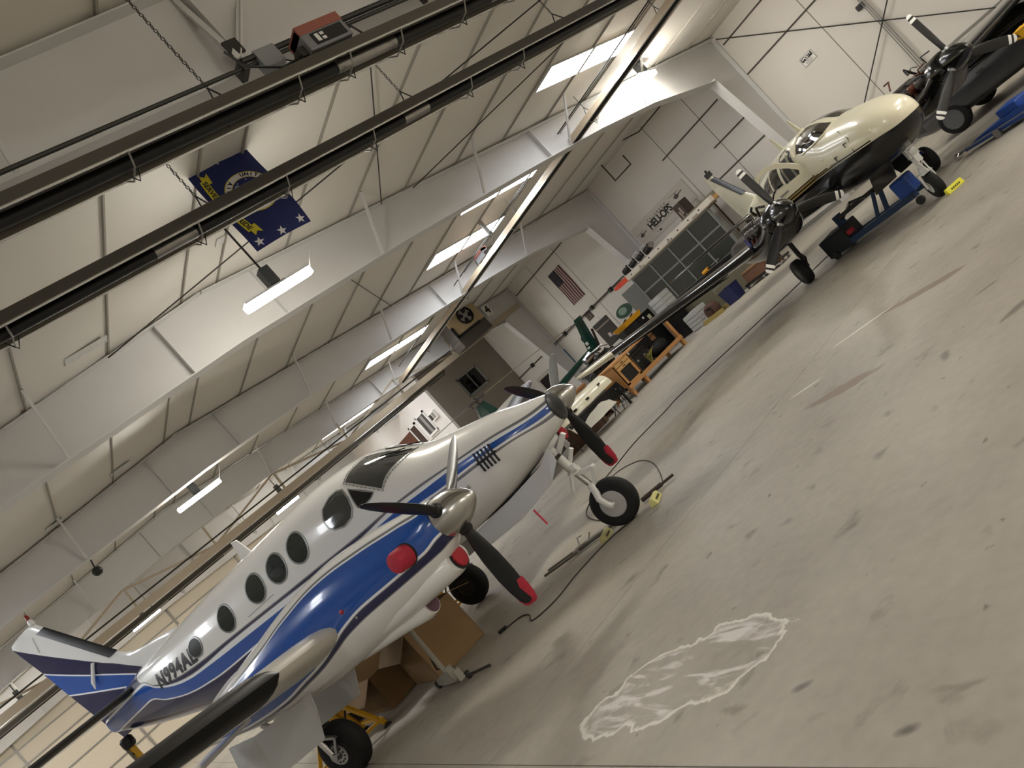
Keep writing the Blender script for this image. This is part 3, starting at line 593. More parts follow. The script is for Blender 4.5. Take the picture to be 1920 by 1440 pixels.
m = MB(); m.bar((-.12, 0, .83), (.09, 0, .78), .07, .045); m.bar((.09, 0, .78), (-.03, 0, .60), .05, .04); m.tube([(.09, -.05, .78), (.09, .05, .78)], .025, 8); m.build('torque_link', gw, ng)
m = MB(); m.tube([(-.15, -.06, .88), (-.26, -.10, .70)], .03, 10); m.tube([(-.26, -.1, .7), (-.29, -.11, .65)], .012, 6); m.build('shimmy_damper', gw, ng)
m = MB(); m.bar((-.17, 0, 1.12), (.10, 0, 1.30), .06); m.tube([(-.1, -.07, .92), (-.04, -.07, .92)], .05, 10); m.tube([(-.12, .06, .98), (.02, .06, 1.1)], .03, 8); m.build('drag_brace', gw, ng)
for sg in (-1, 1):
    m = MB(); m.loft([[(x, sg * .25, z), (x, sg * (.25 + .012), z), (x, sg * (.30 + .012), z - d), (x, sg * .30, z - d)] for x, z, d in ((-.06, 1.30, .17), (-.3, 1.2, .24), (-.9, 1.13, .27), (-1.5, 1.10, .24), (-1.62, 1.10, .1))]); m.build('gear_door', M('door_paint', '#c9cacb', .35, coat=.2), ng)
m = MB(); m.box(-1.6, -.1, -.22, .22, 1.12, 1.16); m.build('wheel_well', black, ng)
m = MB(); m.tube([(-.72, -.3, .86), (-.70, -.31, .63)], .012, 6); m.build('warning_streamer', M('streamer_red', '#d4415a', .7), ng)
# ---- main gear
for sg in (-1, 1):
    mg = thing('main_gear', None, None); mg.parent = ka; y0 = sg * 1.945
    tyre(mg, (-3.73, y0, .33), .33, .22, .15, dark_steel)
    yo = y0 + sg * .17
    m = MB(); m.tube([(-3.80, y0 + sg * .08, 1.25), (-3.78, yo, .62)], .055, 12); m.tube([(-3.78, yo, .68), (-3.78, yo, .60)], .075, 12); m.build('gear_leg', gw, mg, smooth=50)
    m = MB(); m.tube([(-3.78, yo, .62), (-3.75, yo, .36)], .042, 12); m.build('shock_strut', chrome, mg, smooth=50)
    m = MB(); m.tube([(-3.74, yo + sg * .04, .34), (-3.73, y0, .33)], .05, 10); m.build('axle', alu, mg)
    m = MB(); m.lathe([(0, .125), (.02, .125), (.02, .05), (.0, .05)], (-3.73, y0 + sg * .125, .33), (0, sg, 0), 24); m.build('brake_disc', M('disc_steel', '#b4b4b2', .35, .8), mg)
    q = MB()
    for k in range(12):
        t = 2 * PI * k / 12; q.lathe([(0, .012), (.004, .012)], (-3.73 + .09 * math.cos(t), y0 + sg * .147, .33 + .09 * math.sin(t)), (0, sg, 0), 6)
    q.build('disc_hole', black, mg)
    m = MB(); m.bar((-3.76, yo, .62), (-3.55, yo, .52), .05, .03); m.bar((-3.55, yo, .52), (-3.70, yo, .36), .05, .03); m.build('torque_link', alu, mg)
    m = MB(); m.bar((-3.82, yo, .66), (-4.3, yo, 1.15), .05); m.build('drag_brace', gw, mg)
    m = MB(); m.loft([[(x, y0 + sg * .33, z), (x, y0 + sg * .35, z), (x, y0 + sg * (.42 + .02), z - d), (x, y0 + sg * .42, z - d)] for x, z, d in ((-3.2, 1.12, .2), (-3.4, 1.10, .48), (-4.3, 1.12, .52), (-4.75, 1.2, .3))]); m.build('gear_door', MATS['door_paint'], mg)
    m = MB(); m.loft([[(x, y0 - sg * .30, z), (x, y0 - sg * .32, z), (x, y0 - sg * (.36 + .02), z - d), (x, y0 - sg * .36, z - d)] for x, z, d in ((-3.2, 1.1, .2), (-3.4, 1.08, .45), (-4.3, 1.1, .48), (-4.7, 1.18, .3))]); m.build('gear_door', MATS['door_paint'], mg)
# ================================================================== black and cream piston twin
BA = Body([(3.54,1.35,1.20,.07),(3.50,1.42,1.13,.15),(3.4,1.52,1.05,.24),(3.2,1.62,.96,.33),(2.76,1.74,.87,.44),(2.2,1.82,.82,.50),(1.8,1.87,.80,.53),(1.35,2.02,.78,.55),(.9,2.10,.78,.56),(.3,2.13,.80,.56),(-.6,2.11,.82,.55),(-1.4,2.03,.87,.52),(-2.2,1.95,.95,.45),(-3.0,1.86,1.08,.36),(-4,1.74,1.22,.24),(-5,1.60,1.34,.12),(-5.5,1.52,1.40,.05)], 2.5)
CREAM, BLK = '#e4dec4', '#08090b'
ba = thing('piston_twin_airplane', 'black and cream piston twin airplane with bare engines and an open cabin door', 'airplane', (-.49, 8.33, 0), math.radians(-36.30))
lb = [(3.54,1.26),(3.2,1.29),(2.5,1.32),(1.3,1.335),(0,1.32),(-1.5,1.28),(-3,1.36),(-5.5,1.5)]
STR = (-6, 2.35)
ba_paint = paint('piston_twin_livery', CREAM, [('#2a2115', sh(lb, .098), (-6, 1.05)), ('#a08a5a', sh(lb, .078), (-6, 1.2)), ('#2a2115', sh(lb, .062), (-6, 1.6)), ('#a08a5a', sh(lb, .042), (-6, 1.9)), ('#2a2115', sh(lb, .028), (-6, 3.0)), ('#d9d3bd', sh(lb, .008)), (BLK, sh(lb, -.006))], (-6, 4), (.6, 3.2), .26, .25)
creamp = M('cream_aircraft_paint', CREAM, .22, coat=.5); blkp = M('black_gloss_paint', BLK, .2, coat=.3)
xs_ = np.concatenate([np.linspace(3.54, 2.8, 14), np.linspace(2.65, .3, 22), np.linspace(.1, -5.5, 26)])
bf = MB().loft([[BA.pt(x, t) for t in np.linspace(0, 360, 44, endpoint=False)] for x in xs_]).build('fuselage', ba_paint, ba, smooth=40)
bglass = M('smoked_glass', '#15140f', .04, coat=.6)
wsb = [(1.78, 86), (1.78, 70), (1.72, 55), (1.55, 42), (1.15, 33), (.86, 36), (.86, 55), (.82, 70), (.86, 86)]
for nm, pts in (('windshield', wsb), ('windshield', [(x, 180 - t) for x, t in wsb])):
    conform(BA, pts, .005, th=True, rows=(0, .25, .5, .75, 1)).build(nm, bglass, bf, smooth=60)
m = MB(); pts = [(1.80, 88), (1.78, 60), (1.5, 41), (1.1, 31)]; m.tube([BA.pt(x, t, .012) for x, t in pts], .016, 8); m.tube([BA.pt(.8, t, .01) for t in (32, 50, 70, 86)], .028, 8); m.build('window_post', creamp, bf, smooth=60)
m = MB(); m.add([BA.pt(x, t, .012) for x, t in ((1.5, 70), (1.2, 70), (1.15, 48), (1.45, 48))], [(0, 1, 2, 3)]); m.build('sun_visor', M('visor', '#5d5a52', .5), bf)
do = [(.74, 1.36), (.74, 1.72), (.56, 2.0), (.2, 2.07), (-.12, 2.04), (-.2, 1.36)]
conform(BA, do, .006).build('door_opening', M('dark_cabin', '#12100d', .8), bf, smooth=60); ring_on(BA, do, .03, .012).build('door_frame', creamp, bf, smooth=50)
conform(BA, [(-.34, 1.62), (-.34, 1.93), (-.5, 2.0), (-.95, 1.96), (-.95, 1.62)], .005).build('cabin_window', bglass, bf, smooth=60)
conform(BA, [(-1.08, 1.62), (-1.08, 1.92), (-1.6, 1.84), (-1.65, 1.66)], .005).build('cabin_window', bglass, bf, smooth=60)
for x in (.5, .05):
    m = MB(); m.tube([BA.pt(x + .05, 2, .02), BA.pt(x - .02, 25, .015), BA.pt(x - .12, 44, .012)], .03, 8); m.build('seat_edge', M('seat_grey', '#8b8779', .7), bf)
# baggage door on the nose
bd = [(2.55, 1.335), (2.6, 1.55), (2.3, 1.72)]; m = MB(); m.tube([BA.pt(x, BA.theta((x, BA.side(x, z), z)), .003) for x, z in bd] , .007, 6)
m.tube([BA.pt(x, BA.theta((x, BA.side(x, z), z)), .003) for x, z in ((2.55, 1.34), (2.1, 1.36), (1.75, 1.38))], .007, 6); m.build('baggage_door_seam', black, bf)
for x, z in ((2.42, 1.52), (2.0, 1.44)):
    m = MB(); c = BA.pt(x, BA.theta((x, BA.side(x, z), z)), .006); m.bar(c, c + np.array([.09, .0, -.005]), .014, .014); m.bar(c, c + np.array([.015, -.005, -.06]), .014, .014); m.build('door_latch', black, bf)
m = MB(); m.ball(tuple(BA.pt(3.1, 18, 0)), .025, 8); m.ball(tuple(BA.pt(1.62, 14, 0)), .028, 8); m.build('nose_fitting', creamp, bf, smooth=60)
for x in (.55, -.6):
    m = MB(); m.prism([(x, -.01, 2.11), (x - .18, -.01, 2.42), (x - .24, -.01, 2.42), (x - .2, -.01, 2.11)], (0, .02, 0)); m.build('antenna_blade', creamp, ba)
# open cabin door, hinged at its front edge
dr = thing('cabin_door', None, None); dr.parent = ba; dr.location = (.98, -.555, 0); dr.rotation_euler = (0, 0, math.radians(50))
OUT = [(0, 1.26), (0, 1.68), (-.14, 1.84), (-.32, 2.0), (-.52, 2.08), (-.72, 2.07), (-.88, 1.95), (-.97, 1.70), (-.99, 1.30)]
INN = [(-.10, 1.66), (-.22, 1.80), (-.38, 1.93), (-.54, 2.0), (-.70, 1.985), (-.80, 1.90), (-.86, 1.68), (-.87, 1.62), (-.13, 1.60)]
m = MB(); n = 9; A_ = [(x, -.0, z) for x, z in OUT]; I_ = [(x, -.0, z) for x, z in INN]
order = [(1, 0), (2, 1), (3, 2), (4, 3), (5, 4), (6, 5), (7, 6)]
vs = []; fs = []
for yo in (0, .045):
    vs += [(x, yo - .05 * max(0, z - 1.6) * -1, z) for x, z in OUT] + [(x, yo + .05 * max(0, z - 1.6), z) for x, z in INN]
for k in range(2):
    o = k * 18; q = [(o + 1, o + 2, o + 10, o + 9), (o + 2, o + 3, o + 11, o + 10), (o + 3, o + 4, o + 12, o + 11), (o + 4, o + 5, o + 13, o + 12), (o + 5, o + 6, o + 14, o + 13), (o + 6, o + 7, o + 15, o + 14), (o + 7, o + 8, o + 16, o + 15), (o + 8, o + 0, o + 17, o + 16), (o + 0, o + 1, o + 9, o + 17)]
    fs += q if k else [tuple(reversed(f)) for f in q]
fs += [(i, (i + 1) % 9, 18 + (i + 1) % 9, 18 + i) for i in range(9)] + [(9 + i, 9 + (i + 1) % 9, 27 + (i + 1) % 9, 27 + i) for i in range(9)]
dm = paint('door_livery', CREAM, [('#2a2115', [(-1, 1.42), (0, 1.42)]), ('#a08a5a', [(-1, 1.40), (0, 1.40)]), ('#2a2115', [(-1, 1.375), (0, 1.375)]), ('#a08a5a', [(-1, 1.35), (0, 1.35)]), (BLK, [(-1, 1.325), (0, 1.325)])], (-1.2, .2), (1, 2.4), .2, .5)
m.add(vs, fs); m.build('door_shell', dm, dr, smooth=30)
B('door_handle', steel_grey, dr, (-.62, -.46, -.02, 0, 1.50, 1.525)); B('arm_rest', M('door_lining', '#b9b29b', .7), dr, (-.85, -.15, .046, .10, 1.44, 1.50))
# wing
DW = M('wing_black', '#0b0d12', .14, coat=.5); DG = M('wing_reflection', '#3c3e40', .35)
WB = [(.45, 1.35, -.85, 1.02, .17), (1.3, 1.22, -.85, 1.10, .16), (1.72, 1.10, -.85, 1.15, .15), (2.4, 1.02, -.8, 1.20, .135), (5.0, .86, -.42, 1.46, .09)]
WB2 = [(5.0, .86, -.42, 1.46, .09), (5.45, .80, -.36, 1.50, .07), (5.68, .62, -.30, 1.53, .05), (5.74, .40, -.2, 1.54, .02)]
for sg in (-1, 1):
    wing(sg, WB).build('wing', DW, ba, smooth=40)
    t = wing(sg, WB2).build('wing_tip', creamp, ba, smooth=40); t['label'] = 'cream wing tip'
    m = MB(); m.add([(-.5, sg * 2.6, 1.105), (.7, sg * 2.6, 1.085), (.62, sg * 4.9, 1.375), (-.3, sg * 4.9, 1.39)], [(0, 1, 2, 3)]); m.build('underside_reflection', DG, ba)  # grey sheet standing in for the reflection under the wing
# tail
zb = [1.4, 1.6, 1.8, 1.9, 2.0, 2.3, 2.6, 2.85, 2.93]
LEb = [(1.4, -4.6), (1.7, -3.5), (1.85, -3.75), (2.0, -4.05), (2.85, -5.2), (2.93, -5.32)]; TEb = [(1.4, -5.55), (2.0, -5.75), (2.93, -5.95)]
MB().loft([foil(itp(LEb, z), itp(TEb, z), z, .05) for z in zb]).build('tail_fin', creamp, ba, smooth=35)
m = MB(); m.loft([[(itp(LEb, z) + .02, 0, z), (itp(LEb, z) - .03, -.035, z), (itp(LEb, z) - .2, -.06, z), (itp(LEb, z) - .2, .06, z), (itp(LEb, z) - .03, .035, z)] for z in (2.02, 2.4, 2.8)]); m.build('fin_boot', boot, ba, smooth=50)
m = MB(); m.box(-5.45, -5.2, -.06, .06, 2.86, 2.99); m.tube([(-5.3, 0, 2.98), (-5.3, 0, 3.06)], .03, 8); m.build('fin_cap', black, ba)
for sg in (-1, 1):
    wing(sg, [(.05, -4.4, -5.5, 1.55, .06), (2.3, -4.85, -5.45, 1.60, .04), (2.42, -5.0, -5.4, 1.6, .015)]).build('stabilizer', blkp, ba, smooth=40)
# engines, cowlings off
eng_m = M('engine_metal', '#4b4744', .45, .7, var=.3, scale=20); copper = M('copper_brown', '#5b2c1f', .5, .3, var=.2, scale=20); hose = M('black_hose', '#141414', .5); bluebox = M('blue_box', '#27307a', .5)
bl_m = M('baron_blade', '#17181a', .4); tipw = M('tip_white', '#efefec', .5)
for sg in (-1, 1):
    y0 = sg * 1.71; rnd = random.Random(3 if sg < 0 else 5)
    tone = eng_m if sg < 0 else copper
    ND = Body([(1.95,1.52,1.1,.30),(1.6,1.40,.92,.38),(.9,1.30,.84,.42),(0,1.36,.90,.40),(-.6,1.42,1.0,.33),(-1.2,1.36,1.14,.2),(-1.7,1.28,1.2,.05)], 2.6, y0=y0)
    nc = MB().loft([[ND.pt(x, t) for t in np.linspace(0, 360, 32, endpoint=False)] for x in (1.95, 1.8, 1.6, 1.2, .9, .4, 0, -.3, -.6, -.9, -1.2, -1.5, -1.7)]).build('lower_cowl', blkp, ba, smooth=45)
    en = thing('engine', None, None); en.parent = ba
    B('crankcase', eng_m, en, (.85, 1.9, y0 - .12, y0 + .12, 1.18, 1.52), bevel=.03)
    for k in range(3):
        for s2 in (-1, 1):
            x = 1.05 + .27 * k; m = MB()
            for j in range(7): m.lathe([(.12 + j * .03, .088), (.135 + j * .03, .088)], (x, y0, 1.36), (0, s2, .12), 12)
            m.lathe([(.1, .07), (.36, .075), (.38, .04)], (x, y0, 1.36), (0, s2, .12), 12); m.build('cylinder_head', eng_m if k != 1 else tone, en)
            m = MB(); m.tube([(x, y0 + s2 * .3, 1.32), (x - .05, y0 + s2 * .36, 1.14), (x - .3, y0 + s2 * .34, 1.04)], .03, 8); m.build('exhaust_pipe', copper, en, smooth=60)
    for k in range(12):
        p0 = Vector((rnd.uniform(.5, 1.8), y0 + rnd.uniform(-.3, .3), rnd.uniform(1.3, 1.62))); p1 = p0 + Vector((rnd.uniform(-.4, .1), rnd.uniform(-.25, .25), rnd.uniform(-.2, .15))); mid = (p0 + p1) / 2 + Vector((0, rnd.uniform(-.1, .1), rnd.uniform(.02, .15)))
        m = MB(); m.tube([p0, p0.lerp(mid, .6), mid, mid.lerp(p1, .5), p1], rnd.choice((.012, .016, .022)), 6); m.build('engine_hose', rnd.choice((hose, hose, tone, M('hose_silver', '#9a9a96', .3, .8))), en, smooth=60)
    B('oil_cooler', eng_m, en, (.55, .85, y0 - .25, y0 + .05, 1.3, 1.55), bevel=.02); m = MB(); m.lathe([(0, .08), (.2, .085), (.24, .05)], (1.72, y0 - .2, 1.30), (1, 0, 0), 14); m.build('alternator', eng_m, en, smooth=40)
    if sg < 0:
        B('magneto_cover', bluebox, en, (.8, .98, y0 - .36, y0 - .2, 1.25, 1.40)); B('cowl_flap_edge', bluebox, en, (.15, .75, y0 + .25, y0 + .34, 1.40, 1.5))
    m = MB(); m.loft([[(x, y0 + r * 1.0 * math.cos(t), 1.36 - dz + r * .8 * math.sin(t)) for t in [2 * PI * i / 28 for i in range(28)]] for x, r, dz in ((1.78, .30, .02), (1.95, .31, .02), (2.06, .27, .01), (2.12, .20, 0))]); m.build('nose_bowl', blkp, en, smooth=40)
    hub = Vector((2.2, y0, 1.36)); pr_ = thing('propeller', None, None); pr_.parent = ba
    m = MB(); m.lathe([(-.08, .19), (.02, .19), (.15, .17), (.3, .12), (.42, .06), (.46, .02), (.465, .003)], hub, (1, 0, 0), 28); m.build('spinner', blkp, pr_, smooth=40)
    pf = [(.14, .05, .05), (.24, .055, .04), (.36, .075, .026), (.55, .085, .018), (.8, .078, .011), (.86, .074, .010)]
    for k in range(3):
        ar = math.radians(95.2 - 120 * k); bo = blade(hub, ar, .955, bl_m, 'blade', pr_, 0, pf)
        for nm, mt, r0, r1 in (('tip_stripe', tipw, .86, .91), ('tip_band', bl_m, .91, .945), ('tip_end', tipw, .945, 1.0)):
            pz = [(r0, .074 - (r0 - .86) * .1, .010), (r1, .070 - (r1 - .86) * .12, .009)] if r1 < 1 else [(r0, .064, .009), (.975, .056, .007), (.992, .035, .005), (1.0, .01, .003)]
            blade(hub, ar, .955, mt, nm, bo, 0, pz)
        rd = Vector((0, math.cos(ar), math.sin(ar))); m = MB(); m.lathe([(.10, .06), (.2, .058), (.22, .045)], hub, rd, 12); m.build('blade_root', alu, pr_, smooth=50)
# landing gear
ng = thing('nose_gear', None, None); ng.parent = ba
tyre(ng, (2.66, 0, .215), .215, .14, .10, M('rim_white', '#d6d6d0', .4), ax=(.12, 1, 0))
m = MB(); m.tube([(2.78, 0, .95), (2.72, 0, .48)], .035, 10); m.tube([(2.71, 0, .52), (2.68, 0, .44)], .05, 10); m.loft([[(2.80 + a, y, z) for a, y in ((-.06, -.045), (.08, -.045), (.08, .045), (-.06, .045))] for z in (.62, .98)]); m.build('gear_leg', gw, ng, smooth=50)
m = MB()
for s_ in (-.04, .04): m.bar((2.82, s_, .68), (2.86, s_ * .4, .44), .018); m.bar((2.86, s_ * .4, .44), (2.72, s_, .46), .018)
m.bar((2.86, 0, .60), (2.76, 0, .52), .018); m.build('torque_link', gw, ng)
m = MB(); m.tube([(2.70, -.09, .45), (2.69, -.1, .35), (2.66, -.095, .215)], .022, 8); m.tube([(2.70, .09, .45), (2.69, .1, .35), (2.66, .095, .215)], .022, 8); m.loft([[(2.66 + r * math.cos(t), y, .215 + r * math.sin(t)) for t in (1.0, 1.35, 1.7, 2.05)] for y, r in ((-.09, .24), (.09, .24))], closed=False, caps=False); m.build('wheel_fork', gw, ng)
m = MB(); m.lathe([(0, .06), (.05, .06), (.06, .04)], (2.85, 0, .80), (1, 0, 0), 16); m.box(2.78, 2.86, -.08, .08, .72, .88); m.build('taxi_light', M('lamp_housing', '#c6c8c6', .3, .4), ng, smooth=40)
for sg in (-1, 1): m = MB(); m.loft([[(x, sg * .16, z), (x, sg * .175, z), (x, sg * .27, z - .26), (x, sg * .255, z - .26)] for x, z in ((1.6, .80), (2.55, .90))]); m.build('gear_door', blkp, ng)
for sg in (-1, 1):
    mg = thing('main_gear', None, None); mg.parent = ba; y0 = sg * 1.46
    tyre(mg, (0, y0, .25), .25, .18, .11, dark_steel)
    yo = y0 - sg * .15; m = MB(); m.tube([(.05, yo - sg * .02, 1.05), (.02, yo, .5)], .045, 10); m.tube([(.02, yo, .52), (0, yo, .25)], .032, 10); m.tube([(0, yo, .25), (0, y0, .25)], .035, 8); m.bar((.03, yo, .6), (.2, yo, .42), .03); m.bar((.2, yo, .42), (.02, yo, .3), .03); m.build('gear_leg', dark_steel, mg, smooth=50)
    m = MB(); m.loft([[(x, yo + sg * .30, z), (x, yo + sg * .315, z), (x, yo + sg * .33, z - d), (x, yo + sg * .315, z - d)] for x, z, d in ((-.22, 1.0, .3), (.3, 1.0, .36))]); m.build('gear_door', blkp, mg)
# ================================================================== lamps, heaters, flags and signs
housing = M('lamp_housing_grey', '#474c4d', .5)
def lamp(x, y, z, rod, label, ax=(0, 1, 0), grp='fluorescent high-bay lamps'):
    """hanging fluorescent lamp: bright lens along ax, ballast box and stem above"""
    t = thing('fluorescent_lamp', label, 'lamp', (x, y, z), 0, grp); a = Vector(ax).normalized(); sd = Vector((a.y, -a.x, 0))
    rings = []
    for k, w in ((-.63, .03), (-.60, .085), (-.52, .10), (.52, .10), (.60, .085), (.63, .03)):
        c = a * k; rings.append([c - sd * w + Vector((0, 0, .02)), c - sd * w * .8 - Vector((0, 0, .07)), c + sd * w * .8 - Vector((0, 0, .07)), c + sd * w + Vector((0, 0, .02))])
    m = MB(); m.loft(rings); m.build('lens', lampglow, t)
    m = MB(); m.bar(a * -.60 + Vector((0, 0, .035)), a * .60 + Vector((0, 0, .035)), .2, .03); m.build('reflector', steel_white, t)
    m = MB(); m.bar(Vector((0, 0, .06)) - a * .16, Vector((0, 0, .06)) + a * .16, .16, .02); m.bar((0, 0, .07), (0, 0, .38), .17, .2); m.build('ballast_box', housing, t, bevel=.01)
    m = MB(); m.tube([(0, 0, .38), (0, 0, rod)], .018, 8); m.lathe([(0, .03), (.05, .07), (.07, .02)], (0, 0, rod - .04), (0, 0, 1), 10); m.build('stem', dark_steel, t)
    m = MB(); m.tube([a * .62 + Vector((0, 0, .0)), a * .85 + Vector((0, 0, .28))], .008, 6); m.build('stay_wire', steel_white, t)
    return t
lamp(-3.0, .05, 5.62, roofz(0) - 5.66, 'bright fluorescent lamp with dark ballast box hanging beside the blue air force flag')
lamp(-13.4, -.42, 5.62, 1.45, 'bright fluorescent lamp above the tail of the white and blue airplane')
lamp(-4.75, 12.3, 5.85, .34, 'bright fluorescent lamp behind the pale heater beam, near the tall column', ax=(-.35, .94, 0))
lamp(-24.5, -6.3, 5.62, 1.0, 'small bright lamp far behind the tail fin')
for x, y, w in ((11.0, -12.3, 'added out of view in the front corner by the right wall'), (11.0, 1.0, 'added out of view midway along the right wall'), (11.0, 12.3, 'added out of view in the back corner by the right wall'), (5.0, 6.2, 'added out of view over the floor to the right of the black airplane'), (5.0, 12.3, 'added out of view by the back wall past the black airplane'), (14.0, 6.2, 'added out of view beside the right wall'), (14.0, -4.0, 'added out of view in front of the right wall, behind the viewer'),  # unseen lamps at the right, added to brighten the airplane flank and wall
                (-24.5, 4.5, 'past the far truss, towards the office'), (-30.0, 6.0, 'by the brown office doors'), (-30.0, -1.5, 'in the middle of the far bay'), (-30.0, -9.0, 'in the front of the far bay')):
    lamp(x, y, 5.62, roofz(y) - 5.68, 'hanging fluorescent lamp ' + w, grp=None)
# ---- radiant tube heaters
hood = M('heater_hood', '#5b5851', .4, .5); hood_in = M('heater_reflector', '#8a8a86', .3, .8); htube = M('heater_tube', '#1a1b1d', .45, .3); silvertube = M('heater_sleeve', '#9b9a97', .3, .9); lithood = M('lit_hood', '#c9b79d', .5, .1)  # the paler hood colour holds the light on the long heater's side
def tube_heater(p, q, label, sleeves, hooks, hm, burner=None, chains=(), down=.0, r=.055, name='radiant_tube_heater'):
    t = thing(name, label, 'heater', p); P, Q = Vector((0, 0, 0)), Vector(q) - Vector(p); d = Q.normalized(); s_ = Vector((d.y, -d.x, 0)); L_ = Q.length; up = Vector((0, 0, 1))
    prof = [(-.19, -.05), (-.13, .10), (-.05, .14), (.05, .14), (.13, .10), (.19, -.05), (.175, -.05), (.12, .085), (.05, .125), (-.05, .125), (-.12, .085), (-.175, -.05)]
    m = MB(); m.loft([[o + s_ * a + up * b_ for a, b_ in prof] for o in (P, Q)]); m.build('hood', hm, t)
    m = MB(); m.tube([P + s_ * .195 - up * .05, Q + s_ * .195 - up * .05], .011, 6); m.tube([P - s_ * .195 - up * .05, Q - s_ * .195 - up * .05], .011, 6); m.build('hood_edge', chrome, t)
    m = MB(); m.tube([P - up * .03, Q - up * .03], r, 12); m.build('burner_tube', htube, t, smooth=50)
    for a, b_ in sleeves: m = MB(); m.tube([P + d * a - up * .03, P + d * b_ - up * .03], r + .006, 14); m.build('tube_sleeve', silvertube, t, smooth=50)
    for a in hooks:
        m = MB(); m.tube([P + d * a + s_ * .2 - up * .05, P + d * a + s_ * .1 - up * .13, P + d * a - s_ * .1 - up * .13, P + d * a - s_ * .2 - up * .05], .008, 6); m.build('tube_hanger', steel_grey, t)
        m = MB(); m.tube([P + d * (a - .06) - up * .1, P + d * a - up * .2, P + d * (a + .06) - up * .1], .007, 6); m.build('hanger_wire', black, t)
    for a in chains:
        h = roofz((Vector(p) + d * a).y) - p[2] - .08
        for sd in (-1, 1): m = MB(); m.tube([P + d * a + s_ * .17 * sd - up * .02, P + d * a + up * .28], .008, 6); m.build('hanger_wire', black, t)
        n = max(3, int((h - .28) / .045)); m = MB()
        for k in range(n):
            z = .28 + (h - .28) * k / n; e = (h - .28) / n * .72; v = s_ if k % 2 else d
            c = [P + d * a + up * (z + e * (1 + math.sin(w)) * .62) + v * .014 * math.cos(w) for w in [2 * PI * i / 8 for i in range(9)]]; m.tube(c, .005, 4, caps=False)
        m.build('chain', dark_steel, t)
    if burner is not None:
        bx = thing('burner_box', None, None); bx.parent = t; bx.location = P + d * burner + up * .14; bx.rotation_euler = (0, 0, math.atan2(d.y, d.x))
        B('box_body', M('burner_grey', '#77777a', .45), bx, (-.25, .25, -.12, .12, 0, .26), bevel=.015); o = B('red_panel', M('burner_red', '#8f5446', .5), bx, (-.25, .25, -.125, .125, .17, .265)); o['label'] = 'red upper cover'
        B('data_plate', black, bx, (-.16, .20, -.13, -.12, .03, .15)); B('bracket', dark_steel, bx, (-.32, -.25, -.06, .06, .02, .12))
        B('plate_print', M('print_white', '#d9d9d6', .5), bx, (-.13, -.09, -.133, -.13, .05, .13), (-.07, -.03, -.133, -.13, .05, .08), (-.07, -.03, -.133, -.13, .1, .13))
        m = MB(); m.tube([(.25, 0, .12), (.4, .02, .16), (.46, .02, .02), (.42, 0, -.05)], .012, 6); m.build('gas_hose', black, bx, smooth=60); m = MB(); m.tube([(-.3, -.02, .05), (-.6, -.1, -.02), (-.85, -.05, .15), (-.95, -.1, .32)], .011, 6); m.build('gas_hose', black, bx, smooth=60)
    return t
tube_heater((2.40, -7.5, 5.32), (2.40, 15, 5.32), 'upper dark radiant tube heater with a red-topped burner box', [(7.15, 7.6), (9.0, 9.5), (6.85, 7.15)], [4.7, 6.35, 6.95, 7.6, 8.5, 9.4], hood, 6.95, (5.7, 9.9))
tube_heater((1.06, -7.5, 5.20), (1.06, 14.8, 5.20), 'lower dark radiant tube heater crossing in front of the blue flag', [(4.9, 5.35), (8.15, 8.55)], [3.5, 5.35, 6.4, 7.6, 9.2, 10.2], hood, None, (5.6, 8.4, 11.3))
tube_heater((9.0, 9.5, 5.72), (-20.0, 9.5, 5.55), 'long pale heater beam running towards the far truss under the skylights', [], [5, 9, 13.5, 18, 22, 26], lithood, 20.0, (4, 10.5, 13.5, 17.6, 23), name='pale_tube_heater')
tube_heater((-21.5, 12, 4.95), (-21.5, -9.5, 4.85), 'dark tube heater hung in sections just beyond the far truss', [(1.0, 1.9), (4.2, 5.0), (7.2, 8.0), (10.6, 11.3), (13.5, 14.6)], [1, 4, 7, 10, 13], hood, None, (2, 6, 10, 14))
# gas pipe along the near frame and the conduit beside the pale heater
t = thing('gas_pipe', 'dark gas pipe clamped along the nearest steel frame', 'pipe', (2.12, 0, 5.82))
m = MB(); m.tube([(0, -8, -.02), (0, 15, .03)], .022, 8); m.build('pipe_run', dark_steel, t); m = MB(); m.tube([(.03, -1.2, .04), (.03, 8, .06)], .03, 8); m.build('insulated_length', black, t)
B('junction_box', M('box_translucent', '#8b8d8f', .4), t, (-.05, .06, -1.05, -.82, -.12, .08)); m = MB(); m.tube([(0, -.84, -.06), (.1, -.6, -.35), (.2, -.45, -.42)], .01, 6); m.tube([(0, -.55, 0), (.06, -.58, -.2), (.2, -.5, -.4)], .01, 6); m.build('wiring', black, t, smooth=60)
for y in (-1.2, -.55, 1.2): B('pipe_clamp', dark_steel, t, (-.14, .04, y - .03, y + .03, -.05, .07))
t = thing('conduit_line', 'thin dark conduit hung beside the pale heater beam', 'pipe', (0, 9.28, 6.02)); m = MB(); m.tube([(9, 0, .05), (-19, 0, -.08)], .016, 6); m.tube([(9, .06, .02), (-12, .06, -.06)], .010, 6); m.build('conduit', dark_steel, t)
for x in (-1.2, -5.7, -9.8, -13.8): B('hanger_clip', steel_grey, t, (x - .03, x + .03, -.03, .09, -.06, .5))
